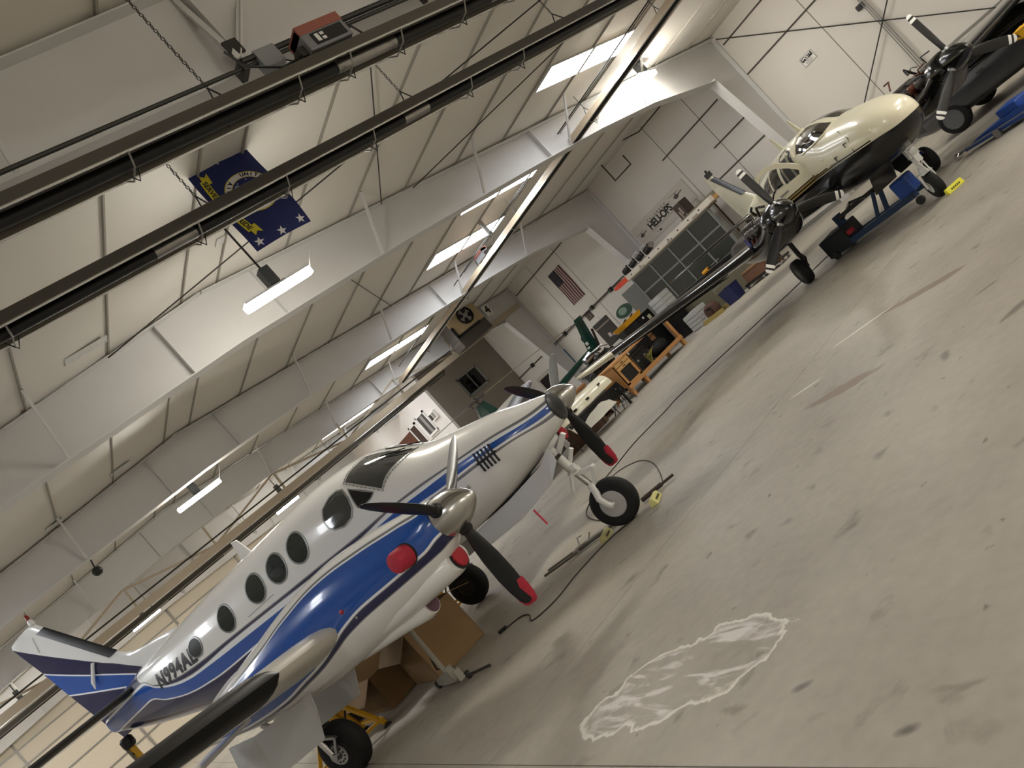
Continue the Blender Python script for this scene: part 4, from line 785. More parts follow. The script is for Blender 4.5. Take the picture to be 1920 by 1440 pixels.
# angle-iron V brace hanging by the nearest frame
t = thing('angle_iron_brace', 'white angle-iron V brace with a chain at the nearest frame', 'brace', (2.05, -1.12, 5.96))
m = MB(); m.bar((0, 0, 0), (-.35, .9, 1.04), .07, .012); m.bar((0, 0, 0), (-.35, .9, 1.04), .012, .07); m.build('brace_leg', steel_white, t); m = MB(); m.bar((0, 0, 0), (-.25, .06, 1.04), .05, .05); m.build('brace_leg', steel_white, t)
B('gusset_plate', dark_steel, t, (-.03, .0, -.03, .12, .06, .22)); m = MB()
for k in range(22): z = .2 + .04 * k; v = Vector((.013, 0, 0)) if k % 2 else Vector((0, .013, 0)); m.tube([Vector((-.05 - .012 * k, .02 + .003 * k, z)) + v * math.cos(w) + Vector((0, 0, .024 * math.sin(w))) for w in [2 * PI * i / 8 for i in range(9)]], .005, 4, caps=False)
m.build('chain', dark_steel, t)
# ---- gas unit heater with flue, hung before the far truss
t = thing('unit_heater', 'beige gas unit heater with a fan and a shiny flue elbow', 'heater', (-18.6, 12.6, 5.3)); beige = M('heater_beige', '#b7a27e', .5)
B('cabinet', M('heater_brown', '#4c4740', .5), t, (-.75, 0, -.82, .82, -.42, 1.18), bevel=.02); B('front_panel', beige, t, (.0, .025, -.80, .80, .08, 1.16)); B('lower_rail', black, t, (.0, .06, -.82, .5, .0, .1), (.0, .06, -.80, -.70, .02, .5))
m = MB(); m.lathe([(0, .36), (.06, .36), (.06, .33), (0, .33)], (.03, .12, .58), (1, 0, 0), 28); m.build('fan_ring', black, t); m = MB(); m.lathe([(0, .33), (.004, .33)], (.028, .12, .58), (1, 0, 0), 28); m.build('fan_hole', M('fan_dark', '#1a1715', .6), t)
for k in range(4):
    a = 2 * PI * k / 4 + .4; m = MB(); m.add([(.05, .12 + r * math.cos(a + d), .58 + r * math.sin(a + d)) for r, d in ((.08, -.3), (.3, -.32), (.3, .38), (.08, .3))] , [(0, 1, 2, 3)]); m.build('fan_blade', steel_grey, t)
m = MB(); m.lathe([(0, .09), (.1, .085), (.12, .03)], (.03, .12, .58), (1, 0, 0), 16); m.build('fan_motor', steel_grey, t)
m = MB(); m.tube([(.16, -.42, .95), (.22, -.42, 1.05), (.18, -.42, 1.25), (.0, -.42, 1.45), (-.1, -.45, 2.1)], .15, 16); m.build('flue_pipe', chrome, t, smooth=40)
m = MB(); m.tube([(0, -.8, 1.2), (0, -1.4, 1.0)], .03, 8); m.tube([(0, .75, .95), (.1, 1.4, 1.1)], .04, 8); m.build('gas_line', alu, t)
for y in (-.7, .7): m = MB(); m.tube([(-.3, y, 1.18), (-.3, y, 1.0 + .8)], .014, 6); m.build('hanger_rod', dark_steel, t)
B('pull_switch', steel_white, t, (.02, .08, .55, .72, 1.0, 1.2))
# ---- exit-bay number plate
t = thing('number_sign', 'small white number four sign at the far truss', 'sign', (-20.06, 14.76, 5.7)); B('plate', whitem, t, (0, .012, -.19, .19, -.25, .25)); slab_text('numeral', '4', black, t, (.012, 0, 0), (0, 1, 0), (0, 0, 1), .46, .02)
# ---- US flag, hung lengthwise on the back wall
t = thing('national_flag', 'red, white and blue stars and stripes flag hung lengthwise on the wall', 'flag', (-17.07, YW - .03, 4.13)); W_, H_ = .94, 1.58; fr = M('flag_red', '#5c2732', .8); fw_ = M('flag_white', '#b8a9a4', .8); fb = M('flag_blue', '#12172b', .8)
for k in range(13):
    x0 = W_ / 2 - W_ * (k + 1) / 13; top = H_ / 2 if k < 6 else H_ / 2 - H_ * .4
    m = MB(); zz = np.linspace(-H_ / 2, top, 8); m.loft([[(x0 + dx + .012 * math.sin(z * 4 + 1) * (.5 - z / H_), dy + .012 * math.sin(3 * z + 7 * x0), z) for dx, dy in ((0, 0), (W_ / 13, 0), (W_ / 13, .004), (0, .004))] for z in zz]); m.build('stripe', fr if k % 2 == 0 else fw_, t)
B('canton', fb, t, (-W_ / 2, W_ / 2 - W_ * 6 / 13, -.012, .004, H_ / 2 - H_ * .4, H_ / 2)); m = MB()
for i in range(9):
    for j in range(6 - i % 2): m.lathe([(0, .012), (.002, .012)], (-W_ / 2 + .05 + (j + .5 * (i % 2)) * .075, -.014, H_ / 2 - .05 - i * .066), (0, 1, 0), 5)
m.build('star_field', fw_, t, kind='stuff')
# ---- air force flag, hung lengthwise from the roof
t = thing('air_force_flag', 'large blue air force service flag with seal and yellow ribbon hung from the roof', 'flag', (-1.62, -.02, 6.49)); FW, FH = .96, 1.52
def fp(u, v, o=0.0):
    """u along the flag's long side (down), v across it (towards the wall)"""
    return (.03 * math.sin(3.1 * u + 1.3 * v) + .02 * math.sin(5 * v + 2 * u) + o, v * (1 - .04 * u / FH) + .012 * math.sin(4 * u), -u)
fbl = M('flag_royal', '#17235f', .75, var=.06, scale=6); fye = M('flag_yellow', '#d8c93a', .75); fwh = M('flag_bright', '#e4e4e6', .7); fsky = M('flag_sky', '#8fb0cc', .75); finkd = M('flag_ink', '#10131c', .7)
def sheet(nm, mat, pts, o, par=t):
    c = np.mean(pts, axis=0); q = []; n0 = len(pts)
    for i in range(n0):
        a, b_ = np.array(pts[i]), np.array(pts[(i + 1) % n0]); k = max(1, int(np.linalg.norm(b_ - a) / .06)); q += [a + (b_ - a) * j / k for j in range(k)]
    vs = [fp(*c, o)] + [fp(*(c + (p_ - c) * r), o) for r in (.34, .67, 1) for p_ in q]; n = len(q)
    return MB().add(vs, [(0, 1 + i, 1 + (i + 1) % n) for i in range(n)] + [(1 + k * n + i, 1 + (k + 1) * n + i, 1 + (k + 1) * n + (i + 1) % n, 1 + k * n + (i + 1) % n) for k in range(2) for i in range(n)]).build(nm, mat, par, smooth=60)
m = MB(); nu, nv = 24, 16; m.add([fp(-FH / 2 + FH * i / nu, -FW / 2 + FW * j / nv) for i in range(nu + 1) for j in range(nv + 1)], [(i * (nv + 1) + j, i * (nv + 1) + j + 1, (i + 1) * (nv + 1) + j + 1, (i + 1) * (nv + 1) + j) for i in range(nu) for j in range(nv)]); m.build('flag_cloth', fbl, t, smooth=60)
star = lambda u, v, r, rot=0: [(u + (r if k % 2 == 0 else r * .4) * math.cos(PI * k / 5 + rot), v + (r if k % 2 == 0 else r * .4) * math.sin(PI * k / 5 + rot)) for k in range(10)]
for u in (-.66, .66):
    for v in (-.36, 0, .36): sheet('star', fwh, star(u + (.03 if u > 0 and v == 0 else 0), v, .075, PI / 2), .006)
circ = lambda r, n=40: [(-.02 + r * math.cos(2 * PI * k / n), .08 + r * math.sin(2 * PI * k / n)) for k in range(n)]
sheet('seal_rim', fye, circ(.335), .005); sheet('seal_ring', fwh, circ(.322), .008); sheet('seal_edge', fye, circ(.245), .011); sheet('seal_field', fbl, circ(.236), .014)
sheet('seal_cloud', fsky, [(-.2, -.02), (-.12, .06), (-.02, .04), (.08, .08), (.16, .02), (.1, -.08), (-.05, -.13), (-.16, -.1)], .017)
sheet('seal_emblem', finkd, [(-.16, .2), (-.06, .14), (0, .24), (.06, .14), (.16, .2), (.08, .06), (.03, .02), (-.03, .02), (-.08, .06)], .020); sheet('seal_crest', fwh, [(-.05, .14), (.0, .2), (.05, .14), (.03, .07), (-.03, .07)], .023)
for k in range(9): a = 2 * PI * k / 9; sheet('seal_star', fwh, star(-.02 + .2 * math.cos(a), .08 + .2 * math.sin(a), .014), .018)
def arc(txt, r, a0, a1, sg, size):
    m = MB()
    for k, ch in enumerate(txt):
        if ch == ' ': continue
        a = math.radians(a0 + (a1 - a0) * k / (len(txt) - 1)); v, f = text_mesh(ch, size, .004)
        ur, ut = (math.cos(a), math.sin(a)), (-math.sin(a) * sg, math.cos(a) * sg)
        m.add([fp(-.02 + ur[0] * (r + sg * y * -1 * -1) + ut[0] * x * -1, .08 + ur[1] * (r + sg * y) + ut[1] * x * -1, .013) for x, y, _ in v], f)
    return m.build('seal_lettering', finkd, t)
arc('UNITED STATES', .283, 165, 15, 1, .075); arc('AIR FORCE', .283, 210, 330, -1, .075)
rib = lambda u: -.33 - .035 * math.cos(u * 3.2)
for a, b_, dv in ((-.56, -.40, .045), (.40, .56, .045)):
    e = a if a < 0 else b_; s_ = -1 if a < 0 else 1
    sheet('ribbon_end', fye, [(a, rib(a) + dv - .06), (b_, rib(b_) + dv - .06), (b_, rib(b_) + dv + .06), (a, rib(a) + dv + .06), ((a + .05, rib(a) + dv) if s_ < 0 else (a, rib(a) + dv))] if s_ < 0 else [(a, rib(a) + dv - .06), (b_, rib(b_) + dv - .06), (b_ - .05, rib(b_) + dv), (b_, rib(b_) + dv + .06), (a, rib(a) + dv + .06)], .006)
uu = np.linspace(-.47, .47, 14); sheet('ribbon', fye, [(u, rib(u) - .055) for u in uu] + [(u, rib(u) + .055) for u in uu[::-1]], .010)
text_on('ribbon_lettering', 'SERVED WITH PRIDE', finkd, t, lambda a, b_: fp(a, rib(a) + b_, .014), .098, .003)
for v in (-.44, .44): m = MB(); m.tube([fp(-FH / 2, v), (0, v, roofz(v) - 6.49)], .004, 5); m.build('hanging_cord', steel_white, t)
# ---- HELI-OPS banner
t = thing('helicopter_banner', 'pale banner lettered COLORADO HELI-OPS with small helicopters, above the dark panels', 'sign', (-11.0, YW - .02, 3.37)); ink = M('banner_ink', '#15130f', .6)
B('banner_sheet', M('banner_pale', '#cfc8bf', .6), t, (-1.55, 1.6, -.006, .006, -.42, .40)); NX, NZ = (1, 0, 0), (0, 0, 1)
slab_text('banner_lettering', 'HELI-OPS', ink, t, (-.10, -.006, .0), NX, NZ, .36, .013, .9); slab_text('banner_lettering', 'COLORADO', ink, t, (-.10, -.006, .20), NX, NZ, .135, .001, 1.75)
B('banner_rule', ink, t, (-.82, .66, -.010, -.006, .135, .143), (-.80, .68, -.010, -.006, -.165, -.155), (-.82, .72, -.010, -.006, -.195, -.19))
gi = M('banner_grey', '#57534d', .7)
for cx, cz, s_ in ((-1.22, -.02, .3), (1.02, .1, .34)):
    m = MB(); P_ = lambda a, b_: (cx + a * s_, -.009, cz + b_ * s_)
    m.add([P_(*q) for q in ((-.5, .05), (-.2, .22), (.15, .2), (.3, .02), (.1, -.2), (-.3, -.2))], [(0, 1, 2, 3, 4, 5)]); m.add([P_(*q) for q in ((.2, .1), (.95, .16), (.95, .08), (.25, -.02))], [(0, 1, 2, 3)]); m.add([P_(*q) for q in ((-.9, .42), (.6, .36), (.6, .32), (-.9, .38))], [(0, 1, 2, 3)]); m.add([P_(*q) for q in ((-.05, .2), (0, .4), (.05, .4), (.05, .2))], [(0, 1, 2, 3)]); m.build('helicopter_print', gi, t)
B('banner_mark', ink, t, (-.5, -.38, -.010, -.006, -.34, -.28), (.72, .8, -.010, -.006, -.2, -.1), (-.62, -.59, -.010, -.006, -.3, -.27))
# ---- SAFETY sign
t = thing('safety_sign', 'white safety sign with black heading high on the back wall', 'sign', (-3.71, YW - .01, 3.535)); B('sign_plate', whitem, t, (-.22, .22, -.008, .008, -.145, .145)); B('sign_border', ink, t, (-.21, .21, -.010, -.008, .128, .136), (-.21, .21, -.010, -.008, -.136, -.128), (-.213, -.205, -.010, -.008, -.136, .136), (.205, .213, -.010, -.008, -.136, .136))
B('sign_heading', ink, t, (-.185, .185, -.011, -.008, -.005, .115)); slab_text('sign_lettering', 'SAFETY', whitem, t, (0, -.011, .072), NX, NZ, .098, .003); slab_text('sign_lettering', 'FIRST', whitem, t, (0, -.011, .018), NX, NZ, .045, .001)
for k, w in enumerate((.08, .13, .12, .09)): B('sign_line', gi, t, (-w, w, -.010, -.008, -.032 - k * .026, -.024 - k * .026))
# ---- wall bits: sensor, traffic light, pictures, signs, rods
t = thing('motion_sensor', 'small dark sensor box high on the back wall', 'sensor', (-1.87, YW, 3.5)); B('sensor_body', dark_steel, t, (-.1, .1, -.09, 0, -.07, .07), bevel=.02); B('sensor_lens', black, t, (-.06, .06, -.1, -.09, -.05, .03))
t = thing('traffic_light', 'old rusty traffic light with its green lamp lit', 'traffic light', (-20.82, YW - .15, 4.0)); rust = M('rusty_housing', '#5d3a1c', .6, var=.3, scale=15)
B('housing', rust, t, (-.17, .17, -.12, .14, -.52, .52), bevel=.03); m = MB(); m.tube([(-.04, .02, .52), (-.14, .02, .66)], .04, 8); m.build('bracket', rust, t)
for k, (z, mt) in enumerate(((.34, M('lamp_off_red', '#2a0f0a', .3)), (0, M('lamp_off_amber', '#3a230a', .3)), (-.34, M('lamp_green', '#12e0b8', .3, emit=1.6)))):
    ls = thing('signal_lamp', None, None); ls.parent = t; m = MB(); m.lathe([(0, .14), (.03, .12), (.05, .06), (.055, .005)], (0, -.12, z), (0, -1, 0), 20); m.build('lens', mt, ls, smooth=50)
    m = MB(); m.loft([[(.15 * math.cos(a), y, z + .15 * math.sin(a)) for a in np.linspace(-.3, PI + .3, 12)] for y in (-.12, -.3)], caps=False, closed=False); m.build('visor', rust, ls)
t = thing('framed_picture', 'small dark framed picture on the back wall beside the green fin', 'picture', (-17.3, YW, 2.62)); B('picture_frame', M('frame_brown', '#3d3029', .5), t, (-.2, .2, -.03, 0, -.17, .17)); B('picture_print', M('print_brown', '#6b5a4f', .5), t, (-.14, .14, -.034, -.03, -.11, .11)); B('print_figure', M('print_dark', '#2b2623', .6), t, (-.05, .03, -.037, -.034, -.08, .06))
t = thing('picture_light_note', 'white paper sheet pinned under the small framed picture', 'paper', (-16.95, YW, 2.28)); B('sheet', whitem, t, (-.1, .1, -.006, 0, -.13, .13)); [B('ink_line', gi, t, (-.07, .06, -.008, -.006, z, z + .012)) for z in (-.07, -.02, .03, .08)]; t.name = 'paper_notice'
t = thing('green_sign', 'dark green oval sign with pale lettering on the back wall', 'sign', (-15.6, YW, 1.82)); m = MB(); m.prism([(x, -.02, z) for x, z in ell(0, 0, .52, .24, 24)], (0, .02, 0)); m.build('sign_board', M('sign_green', '#1d4a34', .5), t); m = MB(); m.prism([(x, -.023, z) for x, z in ell(-.06, .03, .26, .14, 16)], (0, .003, 0)); m.build('sign_motif', M('sign_pale', '#8aa394', .5), t)
t = thing('blue_poster', 'blue poster with pale lettering behind the propeller spinner', 'poster', (-20.5, YW - .03, 1.95)); B('poster_sheet', M('poster_blue', '#175a80', .5), t, (-.5, .5, -.01, .01, -.38, .38)); [B('poster_line', M('poster_pale', '#7fa9bb', .5), t, (-.36, w, -.014, -.01, z, z + .06)) for z, w in ((.2, .2), (.08, .3), (-.02, .1))]
t = thing('wall_clock', 'small round dark-rimmed clock on the back wall', 'clock', (-18.55, YW, 2.05)); m = MB(); m.lathe([(0, .15), (.05, .15), (.05, .12), (.03, .12)], (0, 0, 0), (0, -1, 0), 24); m.build('clock_rim', black, t); m = MB(); m.lathe([(.02, .12), (.03, .12)], (0, 0, 0), (0, -1, 0), 24); m.build('clock_face', M('clock_cream', '#b9b19f', .5), t); B('clock_hand', black, t, (-.005, .005, -.036, -.03, 0, .09), (0, .06, -.036, -.03, -.004, .004))
t = thing('bent_conduit', 'square bent dark rod hanging from the eave between two columns', 'pipe', (-10.4, 15.7, 5.5)); m = MB(); m.tube([(-.5, 0, .65), (-.5, 0, -.25), (.45, 0, -.28), (.45, 0, .1)], .025, 8); m.build('rod', dark_steel, t)
t = thing('eave_pipe', 'dark pipe jogging along the eave above the banner', 'pipe', (-9, 15.9, 5.6)); m = MB(); m.tube([(3.4, 0, .1), (0, 0, .12), (-.9, 0, .42), (-9, 0, .5)], .022, 8); m.build('pipe_run', dark_steel, t)
t = thing('wall_vent', 'white wall vent box with two dark grilles on the office wall', 'vent', (-24.8, 12.05, 4.08)); B('vent_box', whitem, t, (-.36, .36, -.1, .01, -.2, .2)); B('vent_grille', dark_steel, t, (-.3, -.02, -.105, -.1, -.14, .14)); B('vent_grille', steel_grey, t, (.04, .3, -.105, -.1, -.14, .14))
t = thing('camera_ball', 'dark round camera under the second steel frame', 'camera', (-13.0, -3.3, 5.55)); m = MB(); m.ball((0, 0, 0), .12, 12); m.build('dome', black, t, smooth=60); m = MB(); m.tube([(0, 0, .08), (.1, .05, .35)], .02, 6); m.build('bracket', dark_steel, t); t.name = 'dome_camera'
# ================================================================== things along the back of the hangar
def wheelset(par, pts, r=.06, w=.03, mat=None, ax=(0, 1, 0)):
    for p_ in pts:
        m = MB(); m.lathe([(-w, r * .6), (-w, r * .95), (0, r), (w, r * .95), (w, r * .6)], p_, ax, 14); o = m.build('caster', mat or rubber, par, smooth=50)
# ---- wooden bench with drawers
t = thing('workbench', 'pine workbench with two small drawers and a black bin, beyond the grounding cable', 'workbench', (-8.7, 0, 0)); wd, dk = wood, darkwood
for y in (8.44, 9.06, 10.95):
    for x in (-.05, -.85): B('leg', wd, t, (x - .05, x + .05, y - .05, y + .05, 0, .96))
B('bench_top', wd, t, (-.92, .02, 8.36, 11.02, .96, 1.02), bevel=.01); B('lower_rail', wd, t, (-.04, .03, 8.38, 11.0, .2, .31)); B('lower_shelf', dk, t, (-.9, -.04, 8.4, 11.0, .22, .26))
B('cabinet_side', wd, t, (-.8, -.0, 8.40, 8.44, .31, .96), (-.8, -.0, 9.06, 9.10, .31, .96)); B('cabinet_back', dk, t, (-.8, -.75, 8.44, 9.06, .31, .96)); B('cabinet_frame', wd, t, (-.02, .01, 8.44, 8.52, .31, .74), (-.02, .01, 8.98, 9.06, .31, .74), (-.02, .01, 8.44, 9.06, .31, .36))
for z in (.74, .85):
    d_ = B('drawer', M('pine_light', '#c79a5e', .5, var=.1, stretch=(1, 6, 6)), t, (-.03, .02, 8.46, 9.04, z + .005, z + .10), bevel=.006); B('drawer_pull', dark_steel, d_, (.02, .04, 8.70, 8.80, z + .045, z + .06))
B('cabinet_opening', black, t, (-.03, -.02, 8.52, 8.98, .36, .74))
t = thing('black_case', 'black equipment case on the lower shelf of the pine bench', 'case', (-9.1, 9.55, .26)); B('case_body', black, t, (-.25, .2, -.35, .35, 0, .5), bevel=.03); B('case_latch', alu, t, (.2, .215, -.2, -.12, .3, .36), (.2, .215, .12, .2, .3, .36)); B('case_lid', M('case_lid', '#18181a', .4), t, (-.26, .21, -.36, .36, .5, .6), bevel=.02)
t = thing('black_bag', 'slumped black bag at the far end of the bench shelf', 'bag', (-9.1, 10.4, .26)); m = MB(); m.ball((0, 0, .22), .34, 12, (.8, 1.1, .7)); m.build('bag_body', M('bag_nylon', '#141416', .7, bump=.4, scale=12), t, smooth=60); m = MB(); m.tube([(.1, -.2, .4), (.15, -.05, .58), (.15, .1, .57), (.1, .22, .38)], .015, 6); m.build('bag_strap', dark_steel, t)
t = thing('dried_grass_bundle', 'small bundle of dry yellowish stalks leaning on the bench shelf', 'bundle', (-8.75, 9.62, .31)); m = MB(); rnd = random.Random(2)
for k in range(18): m.tube([(rnd.uniform(-.03, .03), rnd.uniform(-.04, .04), 0), (rnd.uniform(-.1, .1), rnd.uniform(-.05, .2), .2), (rnd.uniform(-.12, .12), rnd.uniform(-.1, .4), rnd.uniform(.22, .34))], .006, 4)
m.build('stalks', M('straw', '#8d8440', .8), t, kind='stuff')
t = thing('dark_cupboard', 'dark brown open cupboard beside the pine drawers', 'cupboard', (-9.7, 7.75, -.05)); B('carcass', dk, t, (-.7, 0, -.5, -.44, .05, .98), (-.7, 0, .44, .5, .05, .98), (-.7, 0, -.5, .5, .92, .98), (-.7, 0, -.5, .5, .05, .11), (-.7, -.64, -.5, .5, .05, .98)); B('shelf', dk, t, (-.66, -.02, -.44, .44, .42, .46)); B('door_panel', M('walnut_panel', '#6a5640', .5, var=.15), t, (0, .02, -.48, .1, .5, .92)); B('door_opening', black, t, (.02, .024, -.38, .0, .56, .86))
# ---- folding table with a cowling and a drop cloth
t = thing('folding_table', 'folding table on thin dark bent legs behind the nose propeller', 'table', (-8.75, 6.55, 0)); B('table_top', M('table_grey', '#6f6a60', .5), t, (-.4, .4, -.95, .95, .66, .70))
for y in (-.8, .8): m = MB(); m.tube([(-.3, y, .66), (-.36, y, .0)], .014, 6); m.tube([(.3, y, .66), (.36, y, .0)], .014, 6); m.tube([(-.33, y, .3), (.33, y, .3)], .012, 6); m.build('leg', dark_steel, t)
t = thing('engine_cowling', 'cream engine cowling half lying on the folding table', 'cowling', (-8.6, 6.75, .71)); n = 14
m = MB(); m.loft([[(.36 * k * math.cos(PI * i / n), y, .02 + .36 * k * math.sin(PI * i / n)) for i in range(n + 1)] + [(.33 * k * math.cos(PI * i / n), y, .02 + .33 * k * math.sin(PI * i / n)) for i in range(n, -1, -1)] for y, k in ((-1.0, .6), (-.85, .85), (0, 1.05), (1.0, .95))]); m.build('cowl_shell', creamp, t, smooth=40); B('cowl_latch', black, t, (.3, .362, -.5, -.4, .12, .18), (.3, .372, .0, .1, .12, .18), (.27, .345, .6, .66, .2, .24), each=True); B('cowl_hinge', alu, t, (.33, .37, -.6, .6, .0, .03))
t = thing('exhaust_stack', 'brown heat-stained pipe resting on the cream cowling', 'pipe', (-8.55, 6.95, 1.095)); m = MB(); m.tube([(0, -.3, .06), (.05, -.1, .07), (.02, .15, .06), (-.02, .3, .05)], .06, 10); m.build('pipe_bend', M('heat_brown', '#8a5f3a', .5, .4, var=.2), t, smooth=50); m = MB(); m.lathe([(0, .085), (.02, .085)], (0, -.31, .06), (0, 1, 0), 14); m.build('pipe_flange', steel_grey, t)
t = thing('fairing_strip', 'long black fairing strip standing along the front edge of the folding table', 'fairing', (-8.22, 6.85, .2)); m = MB(); m.prism([(0, -1.0, .36), (-.08, -1.0, .66), (-.08, 1.0, .66), (0, 1.0, .36)], (.03, 0, .005)); m.build('panel_sheet', blkp, t); m = MB(); m.lathe([(0, .05), (.02, .045)], (-.03, .8, .50), (1, 0, .15), 14); m.build('panel_fitting', alu, t); t.location.z = .0; B('support_foot', dark_steel, t, (-.06, .02, -.9, -.86, 0, .5), (-.06, .02, .86, .9, 0, .5), each=True)
t = thing('drop_cloth', 'crumpled white drop cloth draped from the end of the folding table', 'cloth', (-8.35, 6.2, -.07)); nu, nv = 16, 12; rnd = random.Random(4); vs = []
for i in range(nu + 1):
    for j in range(nv + 1):
        u, v = i / nu, j / nv; w = .05 * math.sin(9 * v + 3 * u) + .03 * math.sin(17 * v); vs.append((.45 * (1 - u) * -1 + .1 + .28 * u + w * u, -.4 + 1.5 * v + .05 * math.sin(5 * u), .765 - .62 * max(0, u - .35) ** 1.1 + .02 * math.sin(11 * v) * (1 - u)))
m = MB(); m.add(vs, [(i * (nv + 1) + j, i * (nv + 1) + j + 1, (i + 1) * (nv + 1) + j + 1, (i + 1) * (nv + 1) + j) for i in range(nu) for j in range(nv)]); m.build('cloth_sheet', M('cloth_white', '#c9c4b4', .85, bump=.2), t, smooth=80)
t = thing('stool_frame', 'thin dark bent-tube stool frame under the folding table edge', 'stool', (-8.5, 7.75, 0)); m = MB(); m.tube([(-.25, -.3, 0), (-.05, -.1, .35), (.1, .15, .42), (.2, .3, 0)], .014, 6); m.tube([(.25, -.3, 0), (.1, -.05, .36), (-.1, .15, .4), (-.25, .3, 0)], .014, 6); m.build('stool_legs', dark_steel, t, smooth=60); m = MB(); m.lathe([(0, .16), (.03, .17), (.05, .14)], (0, .03, .42), (0, 0, 1), 16); m.build('stool_seat', black, t, smooth=50)
for dy, lb_ in ((0, 'white sneaker on the floor beside the stool frame'), (.25, 'white sneaker nearer the brown panel under the table')):
    t = thing('sneaker', lb_, 'shoe', (-9.0 + dy, 8.1 - dy * .2, 0)); m = MB(); m.loft([[(x, y * w, z * h) for y, z in ((-1, 0), (1, 0), (1, .5), (.6, 1), (-.6, 1), (-1, .5))] for x, w, h in ((-.14, .035, .1), (-.05, .04, .11), (.05, .045, .07), (.14, .03, .045))]); m.build('upper', M('shoe_white', '#d8d4cc', .6), t, smooth=50); B('sole', whitem, t, (-.145, .15, -.045, .045, 0, .02))
t = thing('brown_board', 'brown hardboard sheet propped under the folding table', 'board', (-9.25, 6.3, 0)); m = MB(); m.prism([(0, -1.3, 0), (-.1, -1.3, .62), (-.1, 1.3, .62), (0, 1.3, 0)], (.02, 0, 0)); m.build('board_sheet', M('hardboard', '#5c4028', .6, var=.15), t)
# ---- engine on a stand
t = thing('stand_engine', 'stripped black and silver aircraft engine on a stand behind the long black wing', 'engine', (-10.2, 9.3, 0)); rnd = random.Random(9)
B('stand_leg', dark_steel, t, (-.4, -.34, -.6, -.54, 0, .9), (.34, .4, -.6, -.54, 0, .9), (-.4, -.34, .54, .6, 0, .9), (.34, .4, .54, .6, 0, .9), each=True); B('stand_frame', dark_steel, t, (-.4, .4, -.6, .6, .86, .92)); B('crankcase', eng_m, t, (-.2, .2, -.5, .5, .95, 1.4), bevel=.04)
for k in range(3):
    for s2 in (-1, 1):
        m = MB(); [m.lathe([(.2 + .035 * j, .11), (.215 + .035 * j, .11)], (0, -.32 + .32 * k, 1.2), (s2, 0, .1), 12) for j in range(7)]; m.lathe([(.2, .09), (.46, .1), (.48, .04)], (0, -.32 + .32 * k, 1.2), (s2, 0, .1), 12); m.build('cylinder_head', eng_m if k else alu, t)
for k in range(10):
    p0 = Vector((rnd.uniform(-.1, .5), rnd.uniform(-.6, .6), rnd.uniform(1.0, 1.5))); p1 = Vector((rnd.uniform(0, .55), rnd.uniform(-.7, .7), rnd.uniform(.95, 1.6))); m = MB(); m.tube([p0, p0.lerp(p1, .3) + Vector((.1, 0, .1)), p0.lerp(p1, .7) + Vector((.08, 0, .06)), p1], rnd.choice((.014, .02, .03)), 6); m.build('engine_hose', rnd.choice((hose, alu, eng_m, hose)), t, smooth=60)
B('white_box', whitem, t, (.0, .3, .1, .4, 1.42, 1.6), bevel=.02); m = MB(); m.lathe([(0, .12), (.3, .13), (.34, .08)], (.1, -.35, 1.5), (.3, .9, .2), 16); m.build('starter', alu, t, smooth=50)
# ---- dark green helicopter behind
HG = M('helicopter_green', '#0c3a30', .2, coat=.5); t = thing('green_helicopter', 'dark green helicopter with drooping rotor parked behind the airplane nose', 'helicopter', (-14.0, 7.8, 0))
HB = Body([(1.9, 1.05, .75, .12), (1.6, 1.35, .6, .4), (1.0, 1.75, .52, .62), (.2, 1.9, .5, .66), (-.6, 1.8, .55, .6), (-1.2, 1.5, .75, .4), (-1.6, 1.35, .9, .22)], 2.3)
rot = lambda p_: (p_[1], -p_[0], p_[2])
m = MB(); m.loft([[rot(HB.pt(x, a)) for a in np.linspace(0, 360, 28, endpoint=False)] for x in np.linspace(1.9, -1.6, 24)]); m.build('cabin', HG, t, smooth=50)
m = MB(); m.add([rot(HB.pt(x, a, .01)) for x in np.linspace(1.75, .9, 6) for a in np.linspace(15, 165, 12)], [(i * 12 + j, i * 12 + j + 1, (i + 1) * 12 + j + 1, (i + 1) * 12 + j) for i in range(5) for j in range(11)]); m.build('canopy', bglass, t, smooth=60)
m = MB(); m.tube([(0, 1.3, 1.15), (0, 3.0, 1.42), (0, 4.9, 1.62)], [.17, .12, .08], 14); m.build('tail_boom', HG, t, smooth=50)
m = MB(); m.loft([[(x * .025, y, z) for x, y in ((0, a), (1, (a * 2 + b_) / 3), (1, (a + 2 * b_) / 3), (0, b_), (-1, (a + 2 * b_) / 3), (-1, (a * 2 + b_) / 3))] for a, b_, z in ((4.55, 5.15, 1.45), (4.75, 5.25, 2.0), (5.05, 5.45, 2.75))]); m.build('upper_fin', HG, t)
m = MB(); m.loft([[(x * .02, y, z) for x, y in ((0, a), (1, (a + b_) / 2), (0, b_), (-1, (a + b_) / 2))] for a, b_, z in ((4.6, 5.1, 1.55), (4.9, 5.25, 1.0))]); m.build('lower_fin', HG, t)
for k in range(3): B('white_decal', whitem, t, (.03, .04, 4.72 - .06 * k, 4.84 - .06 * k, 1.80 - .17 * k, 1.91 - .17 * k))
m = MB(); m.loft([[(x, y, z) for x, y in ((-.06, .45 * k), (-.14 * k, 0), (-.06, -.45 * k), (.06, -.45 * k), (.14 * k, 0), (.06, .45 * k))] for z, k in ((1.7, 1.3), (2.3, .75), (2.72, .4))]); m.build('mast_fairing', HG, t)
